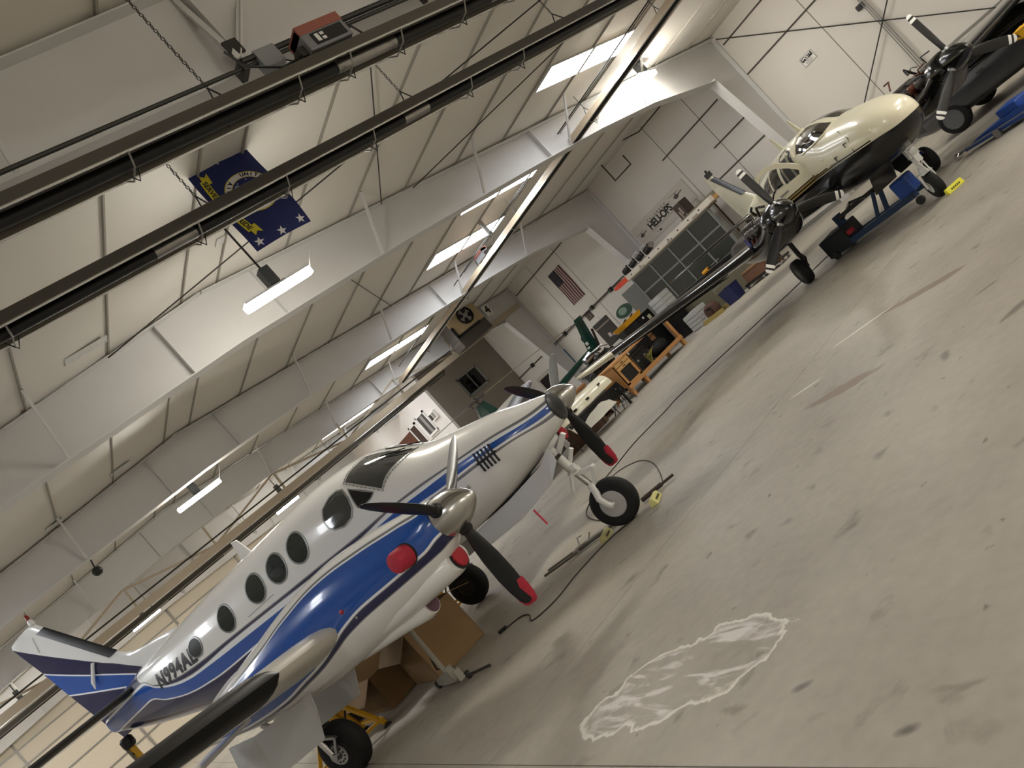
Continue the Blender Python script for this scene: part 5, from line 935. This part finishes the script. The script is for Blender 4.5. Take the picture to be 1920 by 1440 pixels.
m = MB(); m.tube([(0, 0, 2.7), (0, 0, 2.98)], .035, 10); m.lathe([(0, .07), (.1, .075), (.12, .03)], (0, 0, 2.80), (0, 0, 1), 14); m.bar((-.05, -.35, 2.86), (.05, .35, 2.86), .09, .07); m.tube([(-.12, -.2, 2.72), (-.12, -.2, 2.86)], .015, 6); m.tube([(.12, .2, 2.72), (.12, .2, 2.86)], .015, 6); m.lathe([(0, .15), (.02, .15)], (0, 0, 2.70), (0, 0, 1), 16); m.build('rotor_hub', eng_m, t)
for s_, mt in ((1, M('blade_tan', '#c7b58f', .4)), (-1, M('blade_dark', '#1b1a18', .4))):
    m = MB(); d = Vector((-.05, 1, 0)).normalized() * s_; n = Vector((d.y, -d.x, 0)); m.loft([[d * r + n * (.11 * c) + Vector((0, 0, 2.86 - .012 * max(0, r - 1) ** 1.6 * 1.6 + .012 * e)) for c, e in ((-1, 0), (-.4, 1), (1, .2), (-.4, -1))] for r in (.35, 1, 2, 3, 4, 5.0)]); o = m.build('rotor_blade', mt, t)
m = MB(); m.tube([(.12, 5.0, 1.6), (.16, 5.0, 1.6)], .04, 8); m.loft([[(.15 + dx, 5.0 + .5 * k * math.sin(.5), 1.6 + .62 * k * math.cos(.5)) for dx in (0, .02)] + [(.15 + dx, 5.09 + .5 * k * math.sin(.5), 1.56 + .62 * k * math.cos(.5)) for dx in (.02, 0)] for k in (-1, 1)]); m.build('tail_rotor', eng_m, t)
for sx in (-1, 1): m = MB(); m.tube([(sx * .95, -1.6, .12), (sx * .95, -1.4, .05), (sx * .95, 1.3, .05)], .035, 8); m.tube([(sx * .95, -.7, .06), (sx * .45, -.7, .7)], .03, 8); m.tube([(sx * .95, .6, .06), (sx * .45, .6, .7)], .03, 8); m.build('skid', dark_steel, t, smooth=60)
# ---- black cabinet, yellow tray, boards against the wall
t = thing('black_cabinet', 'black metal cabinet with two pale labels beneath a yellow tray', 'cabinet', (-10.6, 11.9, 0)); B('cabinet_body', black, t, (-.5, 0, -.68, .7, 0, 1.42), bevel=.015); B('cabinet_door', M('cabinet_front', '#111113', .4), t, (.0, .02, -.66, .0, .05, 1.38)); B('cabinet_door', MATS['cabinet_front'], t, (.0, .02, .02, .68, .05, 1.38)); B('pale_label', M('label_cream', '#cfccaa', .6), t, (.02, .024, .42, .56, 1.12, 1.26)); B('pale_label', whitem, t, (.02, .024, .22, .29, 1.26, 1.33))
t = thing('yellow_tray', 'bright yellow plastic tray lying on the black cabinet', 'tray', (-10.8, 11.75, 1.42)); m = MB(); m.loft([[(x, y, z) for x, y in ((-.3 * k, -.42 * k), (.3 * k, -.42 * k), (.3 * k, .42 * k), (-.3 * k, .42 * k))] for z, k in ((0, .9), (.14, 1.05), (.16, 1.08), (.16, .95), (.03, .85))]); m.build('tray_shell', M('tray_yellow', '#e2a41c', .45), t)
for dy in (-.2, .15): m = MB(); m.tube([(-.1, dy, .1), (.15, dy + .1, .2)], .025, 8); m.build('tool_handle', black, t)
t = thing('red_tool', 'small red-handled tool on the bench top near the black cabinet', 'tool', (-9.1, 10.2, 1.02)); m = MB(); m.tube([(0, -.15, .06), (0, .05, .06)], .05, 10); m.build('tool_body', M('tool_red', '#9c2b2b', .4), t, smooth=50); B('tool_grip', black, t, (-.03, .03, .02, .1, 0, .06))
t = thing('tilted_monitor', 'small pale monitor tilted on the bench top', 'monitor', (-9.2, 9.6, 1.02)); m = MB(); m.prism([(.0, -.2, .08), (-.12, -.2, .36), (-.12, .22, .36), (0, .22, .08)], (-.05, 0, -.02)); m.build('monitor_case', black, t); m = MB(); m.prism([(.006, -.17, .11), (-.1, -.17, .34), (-.1, .19, .34), (.006, .19, .11)], (.004, 0, .002)); m.build('screen', M('screen_grey', '#9fa09d', .3), t); B('monitor_stand', black, t, (-.16, .06, -.1, .1, 0, .02), (-.1, -.04, -.03, .03, .02, .2))
t = thing('pin_board', 'dark board with a pale top strip and photos, leaning by the back wall', 'board', (-15.4, 14.9, 1.1)); B('board', M('board_dark', '#2b2725', .6), t, (-.5, .5, -.02, .02, 0, 1.08)); B('board_strip', M('strip_pale', '#857a72', .6), t, (-.5, .5, -.03, -.02, .84, .9)); B('board_photo', M('photo_pale', '#c9b6b8', .5), t, (-.1, .06, -.026, -.02, .34, .5), (.12, .2, -.026, -.02, .3, .4)); B('board_leg', dark_steel, t, (-.45, -.4, -.02, .02, -1.1, 0), (.4, .45, -.02, .02, -1.1, 0))
t = thing('small_dark_window_board', 'dark panel in a pale frame low on the back wall behind the spinner', 'board', (-22.5, YW - .01, 1.72)); t.name = 'notice_board'; B('panel_frame', M('pale_frame', '#c3bcb2', .5), t, (-.62, .62, -.03, .0, -.46, .46)); B('panel_sheet', M('maroon_dark', '#231a19', .5), t, (-.45, .45, -.035, -.03, -.3, .3))
# ---- framed dark panels with a bench rail below
t = thing('panel_rack', 'wide rack of dark panels in grey frames below the banner', 'rack', (-10.0, 14.4, 0)); gfr = M('frame_grey', '#7f8380', .45, .3); dpn = M('dark_panel_sheet', '#353732', .3, var=.05)
for i in range(5): B('upright', gfr, t, (-2.1 + 1.06 * i - .035, -2.1 + 1.06 * i + .035, -.04, .05, 0, 2.45))
for z in (.98, 1.82, 2.42): B('rail', gfr, t, (-2.13, 2.18, -.035, .045, z - .03, z + .03))
for i in range(4):
    for z0, z1 in ((1.02, 1.79), (1.85, 2.39), (.1, .94)): B('panel', dpn, t, (-2.06 + 1.06 * i, -1.11 + 1.06 * i, -.02, .02, z0, z1))
B('end_panel', M('plain_grey_panel', '#6f706d', .5), t, (-3.0, -2.14, -.02, .03, 0, 2.3)); B('bottom_rail', black, t, (-2.0, 2.2, -.1, -.03, .9, 1.0)); B('top_cap', M('cap_tan', '#a2937b', .5), t, (-2.2, 2.4, -.12, .72, 2.45, 2.49))
t = thing('khaki_counter', 'long khaki counter standing in front of the dark panels', 'counter', (-8.6, 13.2, 0)); B('counter_body', M('khaki', '#6f6a56', .5, var=.05), t, (-1.9, 1.6, -.25, .3, 0, .86)); B('counter_top', M('khaki_top', '#7f7964', .45), t, (-1.95, 1.65, -.3, .33, .86, .9)); B('counter_socket', black, t, (1.1, 1.2, -.256, -.25, .6, .7), (.7, .75, -.256, -.25, .62, .68)); B('counter_kick', black, t, (-1.9, 1.6, -.23, .3, 0, .02))
t = thing('yellow_drill', 'yellow and black power tool on the khaki counter', 'tool', (-8.35, 13.15, .9)); m = MB(); m.tube([(-.15, 0, .2), (.1, 0, .22)], .06, 10); m.build('drill_body', M('tool_yellow', '#d99a22', .4), t, smooth=50); m = MB(); m.bar((-.1, 0, .18), (-.14, 0, .0), .06, .05); m.tube([(.1, 0, .22), (.24, 0, .23)], .03, 8); m.build('drill_grip', black, t); B('drill_battery', MATS['tool_yellow'], t, (-.22, -.06, -.05, .05, 0, .06), bevel=.01); m = MB(); m.tube([(.24, 0, .23), (.62, .02, .25)], .012, 6); m.build('drill_bit', chrome, t)
t = thing('spare_rotor_blade', 'long white perforated spar with an orange end lying on the panel rack', 'rotor blade', (-10.0, 14.4, 2.49)); B('spar', M('spar_white', '#ddd5c9', .5), t, (-2.2, 2.5, -.09, .1, 0, .17)); e = M('orange_end', '#e0492a', .5); m = MB(); m.loft([[(x, y * k, z * k + .085) for y, z in ((-.09, -.085), (.1, -.085), (.1, .085), (-.09, .085))] for x, k in ((-2.2, 1), (-2.75, 1), (-3.05, .6))]); m.build('orange_tip', e, t)
for x in (-1.9, -1.35, -.8, -.25, .3, .85, 1.4, 1.95): B('spar_hole', black, t, (x - .03, x + .03, -.094, -.09, .06, .10))
for x in (-1.3, .35, 1.7): B('spar_clip', alu, t, (x - .12, x + .12, -.11, -.09, -.03, .05))
for k, x in enumerate((-12.0, -11.55, -11.1, -10.65)):
    o = thing('black_canister', ['black canister in a white bracket, leftmost on the white spar', 'second black canister from the orange end of the spar', 'third black canister from the orange end of the spar', 'large black canister with a silver cap on the white spar'][k], 'canister', (x, 14.4, 2.675), 0, 'canisters on the spar'); m = MB(); r = .10 if k < 3 else .12; m.lathe([(-.18, r * .8), (-.16, r), (.14, r), (.18, r * .6)], (0, 0, .13), (1, 0, .2), 14); m.build('canister_body', black, o, smooth=40)
    m = MB(); m.tube([(-.16, -.12, .0), (-.16, -.13, .30), (.12, -.13, .32)], .014, 6); m.tube([(.1, .1, .0), (.1, -.13, .28)], .014, 6); m.build('bracket', whitem, o)
    if k == 3: m = MB(); m.lathe([(.18, .1), (.26, .09), (.28, .03)], (0, 0, .13), (1, 0, .2), 14); m.build('silver_cap', chrome, o, smooth=40)
t = thing('brown_carton', 'brown printed carton on end at the right of the banner', 'carton', (-9.5, 15.6, 2.49)); B('carton_body', M('carton_brown', '#4c3e37', .7), t, (-.18, .18, -.2, .2, 0, .75)); B('carton_print', M('carton_print', '#a89a90', .6), t, (-.1, -.03, -.204, -.2, .2, .5), (0, .07, -.204, -.2, .35, .6), (.09, .13, -.204, -.2, .15, .3)); B('support_shelf', dk, t, (-.5, .9, -.3, .3, -.06, 0)); B('support_leg', dk, t, (-.45, -.4, .2, .25, -2.49, -.06), (.8, .85, .2, .25, -2.49, -.06))
for k, (x, z, l, mt) in enumerate(((-8.4, 2.66, 1.6, 'khaki_top'), (-8.2, 2.49, 1.7, 'pine_light'))):
    o = thing('long_plank', ['khaki plank, upper of the two lying beside the carton', 'pale wooden plank, lower of the two on the panel rack'][k], 'plank', (x, 14.85, 2.49 if k else 2.61), 0, 'planks on the rack'); B('plank_board', MATS[mt], o, (-l / 2, l / 2, -.07, .07, 0, .12)); B('plank_end', dk, o, (-l / 2 - .004, -l / 2, -.07, .07, 0, .12))
# ---- white slatted cabinets, machinery and boxes on the floor in front
for k, (x, y, z, w, h) in enumerate(((-8.95, 12.2, 0, .55, .52), (-9.95, 12.55, .90, .5, .62))):
    o = thing('slatted_cabinet', ['low white cabinet with level slats standing on the floor', 'upper white cabinet with level slats above the long black wing'][k], 'cabinet', (x, y, z), 0, 'white slatted cabinets'); B('cabinet_box', M('cabinet_pale', '#a9aaa7', .5), o, (-w / 2, w / 2, -.2, .3, 0, h)); 
    for j in range(4): B('slat', M('slat_white', '#b5b6b3', .4), o, (-w / 2 + .01, w / 2 - .01, -.225, -.2, h * (.06 + .23 * j), h * (.06 + .23 * j + .2)))
    for j in range(4): B('slat', MATS['slat_white'], o, (w / 2, w / 2 + .02, -.19, .29, h * (.06 + .23 * j), h * (.06 + .23 * j + .2)))
    if k: B('cabinet_stand', black, o, (-w / 2, w / 2, -.18, .28, -.9, 0))
t = thing('rusty_casting', 'brown rusty machine casting on a low timber on the floor', 'machine part', (-8.05, 11.95, 0)); m = MB(); m.loft([[(.26 * k * math.cos(a) * (1 + .12 * math.cos(5 * a)), .2 * k * math.sin(a), .12 + z) for a in [2 * PI * i / 20 for i in range(20)]] for z, k in ((0, 1), (.12, 1.05), (.24, .85), (.3, .5))]); m.build('casting', M('rust_brown', '#4a3126', .8, var=.3, scale=12), t, smooth=30)
for k in range(4): m = MB(); m.lathe([(0, .055), (.004, .055)], (-.1 + .1 * (k % 2) + .1, -.19 + .0 * k, .2 + .1 * (k // 2)), (0, -1, 0), 10); m.build('casting_bore', black, t)
B('timber_skid', M('timber', '#a18d52', .7), t, (-.4, .45, -.26, -.16, 0, .11), (-.4, .45, .1, .2, 0, .11))
t = thing('blue_bin', 'dark blue plastic bin on the floor beside the rusty casting', 'bin', (-7.32, 12.15, 0)); m = MB(); m.loft([[(x * k, y * k, z) for x, y in ((-.24, -.2), (.24, -.2), (.24, .2), (-.24, .2))] for z, k in ((0, .85), (.42, 1.0), (.45, 1.06), (.45, .95), (.08, .8))]); m.build('bin_shell', M('bin_blue', '#1d2550', .45), t); m = MB(); m.tube([(-.24, -.2, .46), (-.24, -.24, .6), (-.24, .1, .62)], .012, 6); m.build('bin_handle', chrome, t)
t = thing('orange_crate', 'orange-brown crate on a low dolly with small bright casters', 'crate', (-6.55, 12.65, 0)); B('crate_body', M('crate_orange', '#74503a', .6, var=.1), t, (-.38, .38, -.2, .2, .14, .42)); B('crate_lid', M('crate_lid', '#8a6848', .6), t, (-.4, .4, -.22, .22, .42, .45)); B('dolly_deck', black, t, (-.5, .9, -.26, .26, .09, .14)); wheelset(t, [(x, y, .045) for x in (-.45, .2, .85) for y in (-.22, .22)], .045, .02, alu)
# ---- dark grey car behind the left engine
t = thing('grey_car', 'dark grey parked car half hidden behind the left engine', 'car', (1.4, 12.7, 0)); CB = Body([(2.2, .62, .35, .72), (2.0, .74, .25, .80), (1.3, .86, .22, .84), (.9, .90, .22, .85), (-1.4, .90, .22, .85), (-1.9, .84, .25, .82), (-2.2, .66, .36, .7)], 3.2); CR = Body([(1.15, .90, .8, .60), (.5, 1.28, .8, .62), (-.2, 1.36, .8, .62), (-.9, 1.30, .8, .61), (-1.7, .92, .8, .56)], 3.0); cp = M('car_grey', '#54565a', .2, .3, coat=.8)
m = MB(); m.loft([[CB.pt(x, a) for a in np.linspace(0, 360, 32, endpoint=False)] for x in np.linspace(2.2, -2.2, 30)]); m.build('body', cp, t, smooth=50); m = MB(); m.loft([[CR.pt(x, a) for a in np.linspace(0, 360, 32, endpoint=False)] for x in np.linspace(1.15, -1.7, 22)]); m.build('cabin_glass', bglass, t, smooth=50)
m = MB(); m.loft([[CR.pt(x, a, .012) for a in np.linspace(55, 125, 10)] for x in np.linspace(.45, -1.0, 10)], caps=False, closed=False); m.build('roof', cp, t, smooth=60)
conform(CB, [(1.0, .875), (-1.5, .875), (-1.5, .835), (1.0, .835)], .012, rows=(0, 1)).build('window_trim', chrome, t); B('door_handle', chrome, t, (-.5, -.35, -.875, -.85, .72, .75))
for x in (1.35, -1.35):
    for sg in (-1, 1): wg = thing('wheel', None, None); wg.parent = t; tyre(wg, (x, sg * .76, .31), .31, .2, .2, greybody)
# ---- yellow hopper cart at the far right
t = thing('yellow_hopper', 'bright yellow sloped hopper cart at the edge beside the left propeller', 'cart', (3.25, 10.3, 0)); m = MB(); m.loft([[(x * k, y * k, z) for x, y in ((-.6, -.5), (.6, -.5), (.6, .5), (-.6, .5))] for z, k in ((.42, .85), (.95, 1.1), (.99, 1.13), (.99, 1.03), (.5, .8))]); m.build('hopper_shell', yellow, t); B('cart_frame', black, t, (-.5, .5, -.42, -.36, .3, .42), (-.5, .5, .36, .42, .3, .42), (-.5, -.44, -.42, .42, .12, .42), (.44, .5, -.42, .42, .12, .42)); wheelset(t, [(x, y, .08) for x in (-.42, .42) for y in (-.36, .36)], .08, .03); m = MB(); m.tube([(-.6, -.4, .8), (-.9, -.4, .95), (-.9, .4, .95), (-.6, .4, .8)], .02, 8); m.build('push_handle', yellow, t)
# ================================================================== things on the floor
# ---- chocks
def chock(x, y, rz, label, mat, l=.28):
    t = thing('wheel_chock', label, 'wheel chock', (x, y, 0), rz, 'wheel chocks'); m = MB(); m.prism([(-.055, -l / 2, 0), (.055, -l / 2, 0), (.03, -l / 2, .085), (-.02, -l / 2, .09)], (0, l, 0)); m.build('chock_block', mat, t, bevel=.008)
    m = MB(); m.tube([(0, l / 2, .03), (.01, l / 2 + .07, .012), (.04, l / 2 + .13, .008)], .006, 6); m.build('chock_rope', M('rope_pale', '#a9a48f', .8), t)
    B('stencil_mark', M('stencil_dark', '#4d4f2c', .7), t, *[(.030 + .006, .0500, y0, y0 + .018, .03, .055) for y0 in np.linspace(-.07, .06, 5)])
    return t
cy_ = M('chock_yellow', '#d6d08a', .6, var=.05); chock(.36, .20, math.radians(32), 'pale yellow chock in front of the nose wheel by the tow bar', cy_); chock(-.33, -.21, math.radians(30), 'pale yellow chock behind the nose wheel with a loose rope', M('chock_pale', '#b5ad78', .6)); chock(1.93, 6.60, math.radians(-36), 'bright yellow chock in front of the small nose wheel of the black airplane', M('chock_bright', '#e3dc3c', .5))
# ---- tow bar
t = thing('tow_bar', 'grey telescoping aircraft tow bar lying on the floor by the nose wheel', 'tow bar', (0, 0, .045)); gp = M('towbar_grey', '#77736c', .4, .6)
m = MB(); m.tube([(-.98, -.28, 0), (-.30, .12, 0)], .032, 10); m.build('bar_tube', gp, t); m = MB(); m.tube([(-1.50, -.50, 0), (-.94, -.22, 0)], .018, 8); m.build('fork_prong', gp, t); m = MB(); m.tube([(-1.44, -.62, 0), (-.90, -.33, 0)], .018, 8); m.build('fork_prong', gp, t)
m = MB(); m.bar((-.98, -.34, 0), (-.92, -.20, 0), .05, .05); m.tube([(-.86, -.27, .03), (-.9, -.2, .12), (-.93, -.12, .1)], .012, 6); m.tube([(-.80, -.14, .02), (-.78, -.08, .08)], .012, 6); m.build('locking_pin', steel_grey, t); m = MB(); m.tube([(-.06, .34, .0), (.16, .56, .0)], .03, 8); m.tube([(.16, .56, 0), (.30, .68, 0)], .018, 8); m.build('hand_grip', M('grip_brown', '#3d322b', .7), t)
# ---- cables
def cable(name, label, pts, r, mat, z=.008):
    P_ = [Vector((x, y, z)) for x, y in pts]; q = []
    for i in range(len(P_) - 1):
        a, b_, c, d = P_[max(i - 1, 0)], P_[i], P_[i + 1], P_[min(i + 2, len(P_) - 1)]
        for k in range(8):
            u = k / 8; q.append(.5 * ((2 * b_) + (c - a) * u + (2 * a - 5 * b_ + 4 * c - d) * u * u + (3 * b_ - a - 3 * c + d) * u ** 3))
    q.append(P_[-1]); return tag(MB().tube(q, r, 6).build(name, mat, None, smooth=60), label, 'cable')
cb = M('cable_dark', '#2a2622', .6)
cable('grounding_cable', 'long thin dark grounding cable from the white airplane nose wheel towards the black airplane', [(-1.5, 9.3), (-1.8, 8.68), (-2.22, 7.57), (-2.73, 6.53), (-3.49, 5.01), (-3.52, 4.43), (-3.64, 3.55), (-3.45, 2.78), (-3.3, 2.2), (-2.6, 1.2), (-1.6, .6), (-.7, .3)], .010, cb)
cable('looped_wire', 'thin wire loop beyond the nose wheel ending at the tow bar handle', [(.05, .66), (-.5, 1.15), (-1.35, 1.80), (-2.2, 2.25), (-2.9, 2.32), (-2.9, 1.95), (-2.2, 1.2), (-1.0, .5)], .007, cb)
t = cable('trailing_wire', 'thin dark cord trailing from the nose wheel chock to a small plug', [(.05, -.05), (-.19, -.27), (-.3, -.85), (-.25, -1.3), (-.45, -1.58), (-.8, -1.42), (-1.07, -1.40), (-1.29, -1.56)], .008, cb); m = MB(); m.tube([(-1.27, -1.54, .02), (-1.35, -1.63, .02)], .022, 8); m.build('plug', black, t)
# ---- grey floor stand with a cross foot
t = thing('floor_stand', 'grey post stand on a cast cross foot with casters under the engine', 'stand', (-1.45, -2.40, 0)); cg = M('cast_grey', '#8e8a7e', .6, var=.1)
m = MB(); m.loft([[(x, y * w, z) for y, z in ((-.07, .05), (.07, .05), (.06, h), (-.06, h))] for x, w, h in ((-.42, .6, .08), (-.3, 1, .12), (0, 1.3, .18), (.3, 1, .12), (.45, .6, .08))]); m.build('cross_foot', cg, t); m = MB(); m.tube([(0, 0, .1), (.0, .02, .95)], .032, 10); m.tube([(0, .02, .85), (0, .02, 1.05)], .045, 10); m.build('post', cg, t)
B('yoke_bracket', cg, t, (.34, .37, -.1, -.02, .08, .26), (.5, .53, -.1, -.02, .06, .2), each=True); m = MB(); m.tube([(.55, -.02, .06), (.95, .12, .03)], .018, 8); m.build('tow_handle', dark_steel, t); wheelset(t, [(-.42, -.04, .05), (-.30, .1, .05), (.5, .02, .05)], .05, .022, dark_steel)
m = MB(); m.tube([(.0, .0, .9), (-.25, .1, .55), (-.35, .05, .2), (-.1, .15, .1)], .012, 6); m.build('air_hose', black, t, smooth=60)
# ---- cardboard boxes under the wing
def carton(x, y, rz, w, d, h, label, z=0, flaps=True):
    t = thing('cardboard_box', label, 'box', (x, y, z), rz, 'cardboard boxes under the wing'); e = .008
    B('box_side', card, t, (-w / 2, w / 2, -d / 2, -d / 2 + e, 0, h)); B('box_side', card, t, (-w / 2, w / 2, d / 2 - e, d / 2, 0, h)); B('box_side', card, t, (-w / 2, -w / 2 + e, -d / 2, d / 2, 0, h)); B('box_side', card, t, (w / 2 - e, w / 2, -d / 2, d / 2, 0, h)); B('box_bottom', card, t, (-w / 2, w / 2, -d / 2, d / 2, 0, e))
    if flaps:
        for s_, a in ((-1, 40), (1, 20)):
            c, sn = math.cos(math.radians(a)), math.sin(math.radians(a)); m = MB(); m.prism([(-w / 2, s_ * d / 2, h), (w / 2, s_ * d / 2, h), (w / 2, s_ * (d / 2 + d * .4 * c), h - d * .4 * sn), (-w / 2, s_ * (d / 2 + d * .4 * c), h - d * .4 * sn)], (0, 0, e)); m.build('flap', card, t)
    else: B('box_top', card, t, (-w / 2, w / 2, -d / 2, d / 2, h - e, h)); B('packing_tape', M('tape_tan', '#c2a878', .3), t, (-w / 2, w / 2, -.03, .03, h, h + .002))
    return t
carton(-4.15, -2.25, .06, 1.5, .9, .52, 'long open cardboard box nearest the front, under the wing'); carton(-2.75, -1.85, -.05, 1.2, .8, .72, 'tall open cardboard box behind the grey floor stand'); carton(-5.5, -2.0, .1, .8, .7, .62, 'closed cardboard box beside the main wheel', flaps=False); carton(-4.2, -2.2, .3, .55, .4, .34, 'small closed carton sitting inside the long open box', z=.52 * .02, flaps=False); carton(-5.45, -2.0, -.2, .5, .45, .32, 'small carton stacked on the closed box', z=.62, flaps=False)
t = thing('black_tray', 'black slotted plastic tray above the cardboard boxes', 'tray', (-5.2, -2.95, 0)); B('tray_stand', dark_steel, t, (-.4, -.36, -.2, .2, 0, .72), (.36, .4, -.2, .2, 0, .72), each=True); B('tray_body', black, t, (-.5, .5, -.24, .24, .72, .84), bevel=.01); B('tray_slot', M('tray_slot', '#3c3c3d', .5), t, *[(-.45 + .1 * k, -.40 + .1 * k, -.245, -.24, .75, .82) for k in range(9)]); B('white_paper', whitem, t, (-.2, .15, -.1, .1, .84, .85))
# ---- yellow tripod jacks
def tripod(x, y, rz, h, label):
    t = thing('tripod_jack', label, 'jack', (x, y, 0), rz, 'yellow wing jacks')
    for k in range(3):
        a = 2 * PI * k / 3; fx, fy = .62 * math.cos(a), .62 * math.sin(a); m = MB(); m.bar((fx, fy, .05), (.1 * math.cos(a), .1 * math.sin(a), h * .72), .05, .05); m.build('jack_leg', yellow, t); m = MB(); b2 = 2 * PI * (k + 1) / 3; m.bar((fx, fy, .12), (.62 * math.cos(b2), .62 * math.sin(b2), .12), .04, .04); m.build('base_brace', yellow, t); m = MB(); m.lathe([(0, .06), (.02, .06), (.04, .02)], (fx, fy, 0), (0, 0, 1), 12); m.build('foot_pad', dark_steel, t)
    m = MB(); m.tube([(0, 0, .2), (0, 0, h * .78)], .075, 14); m.build('jack_cylinder', yellow, t, smooth=50); m = MB(); m.tube([(0, 0, h * .78), (0, 0, h)], .035, 10); m.build('ram', chrome, t); m = MB(); m.lathe([(0, .05), (.03, .05), (.05, .02)], (0, 0, h), (0, 0, 1), 12); m.build('jack_pad', dark_steel, t); m = MB(); m.tube([(.08, 0, .35), (.25, .05, .55), (.3, .06, .6)], .014, 6); m.build('pump_handle', dark_steel, t)
    return t
tripod(-3.35, -3.30, .55, 1.02, 'yellow tripod jack behind the near main wheel'); tripod(-5.25, -.45, 1.0, .95, 'yellow tripod jack beside the far main wheel')
t = thing('yellow_pump_box', 'yellow hydraulic pump box beside the far tripod jack', 'pump', (-4.55, -1.3, 0)); B('pump_body', yellow, t, (-.3, .3, -.2, .2, .12, .52), bevel=.02); B('pump_skid', dark_steel, t, (-.34, .34, -.2, -.15, 0, .12), (-.34, .34, .15, .2, 0, .12)); B('pump_vent', black, t, *[(.3, .304, -.12 + .06 * k, -.09 + .06 * k, .2, .42) for k in range(4)]); m = MB(); m.lathe([(0, .04), (.03, .04)], (.3, .1, .46), (1, 0, 0), 12); m.build('pump_gauge', whitem, t)
# ---- yellow and black tail stand under the tail cone
tp = Vector((-9.12 * math.cos(.5674), -9.12 * math.sin(.5674), 0)); t = thing('tail_stand', 'yellow post stand with black dashes under the tail of the white airplane', 'stand', (tp.x + .12, tp.y - .22, 0), .57)
m = MB(); m.tube([(0, 0, 0.03), (0, 0, 2.02)], .055, 12); m.build('stand_post', yellow, t, smooth=50); B('dash', black, t, *[(-.015, .015, -.06, -.05, 1.15 + .12 * k, 1.2 + .12 * k) for k in range(7)]); m = MB(); m.lathe([(0, .4), (.03, .4), (.05, .1)], (0, 0, 0), (0, 0, 1), 20); m.build('stand_base', yellow, t)
m = MB(); m.lathe([(0, .08), (.05, .11), (.16, .11), (.2, .07)], (0, 0, 2.0), (0, 0, 1), 14); m.build('stand_cup', black, t, smooth=50); m = MB(); m.prism([(-.02, -.1, 2.1), (-.02, -.02, 2.1), (-.02, -.04, 1.55), (-.02, -.08, 1.55)], (.015, -.02, 0)); m.build('strap_end', steel_grey, t)
# ---- blue floor crane under the black airplane and long jack to the right
bt = M('crane_teal', '#16375a', .4, var=.1)
t = thing('floor_crane', 'blue shop crane with a motor box under the nose of the black airplane', 'crane', (0, 0, 0))
m = MB(); m.bar((-.75, 7.62, .12), (1.12, 7.20, .20), .10, .10); m.bar((-.70, 8.05, .12), (1.05, 7.75, .16), .08, .08); m.build('base_beam', bt, t); m = MB(); m.bar((-.62, 7.82, .55), (.55, 7.45, .62), .07, .07); m.build('boom', black, t); [MB().bar(a, b_, w).build('upright', bt, t) for a, b_, w in (((-.55, 7.8, .15), (-.55, 7.8, .62), .12), ((.45, 7.42, .18), (.62, 7.4, .58), .06), ((.25, 7.42, .2), (.48, 7.42, .6), .05))]
B('motor_box', blue_paint, t, (.98, 1.28, 6.98, 7.24, .26, .56), bevel=.03); B('mast_base', M('crane_dark', '#14191f', .5), t, (-1.0, -.45, 7.5, 8.05, .06, .42), bevel=.02); o = B('red_valve', red_cloth, t, (-.42, -.32, 7.5, 7.6, .24, .32)); m = MB(); m.tube([(-.5, 7.8, .5), (-.1, 7.66, .66), (.3, 7.5, .6)], .03, 10); m.build('hydraulic_ram', chrome, t)
wheelset(t, [(-.85, 7.5, .07), (-.85, 8.05, .07), (1.15, 7.12, .08), (1.1, 7.8, .08)], .07, .03, dark_steel)
t = thing('long_floor_jack', 'long low blue floor jack with a bright front roller at the right', 'jack', (1.28, 8.80, 0), math.radians(-22)); m = MB(); m.loft([[(x, y, z) for y, z in ((-w, .06), (w, .06), (w, h), (-w, h))] for x, w, h in ((.1, .07, .09), (.5, .12, .16), (1.2, .18, .22), (2.2, .2, .26))]); m.build('chassis', blue_paint, t); B('side_rail', M('rail_silver', '#8b93a5', .35, .6), t, (.15, 2.1, -.205, -.19, .12, .14)); B('power_unit', blue_paint, t, (1.1, 1.5, -.16, .16, .22, .34), bevel=.02)
m = MB(); m.bar((.1, 0, .1), (-.12, 0, .07), .03, .03); m.build('drawbar', dark_steel, t); m = MB(); m.lathe([(-.06, .05), (-.05, .055), (.05, .055), (.06, .05)], (-.16, 0, .055), (0, 1, 0), 14); m.build('front_roller', chrome, t, smooth=40); wheelset(t, [(.95, -.2, .07), (.95, .2, .07), (2.0, -.2, .08), (2.0, .2, .08)], .07, .03, alu)
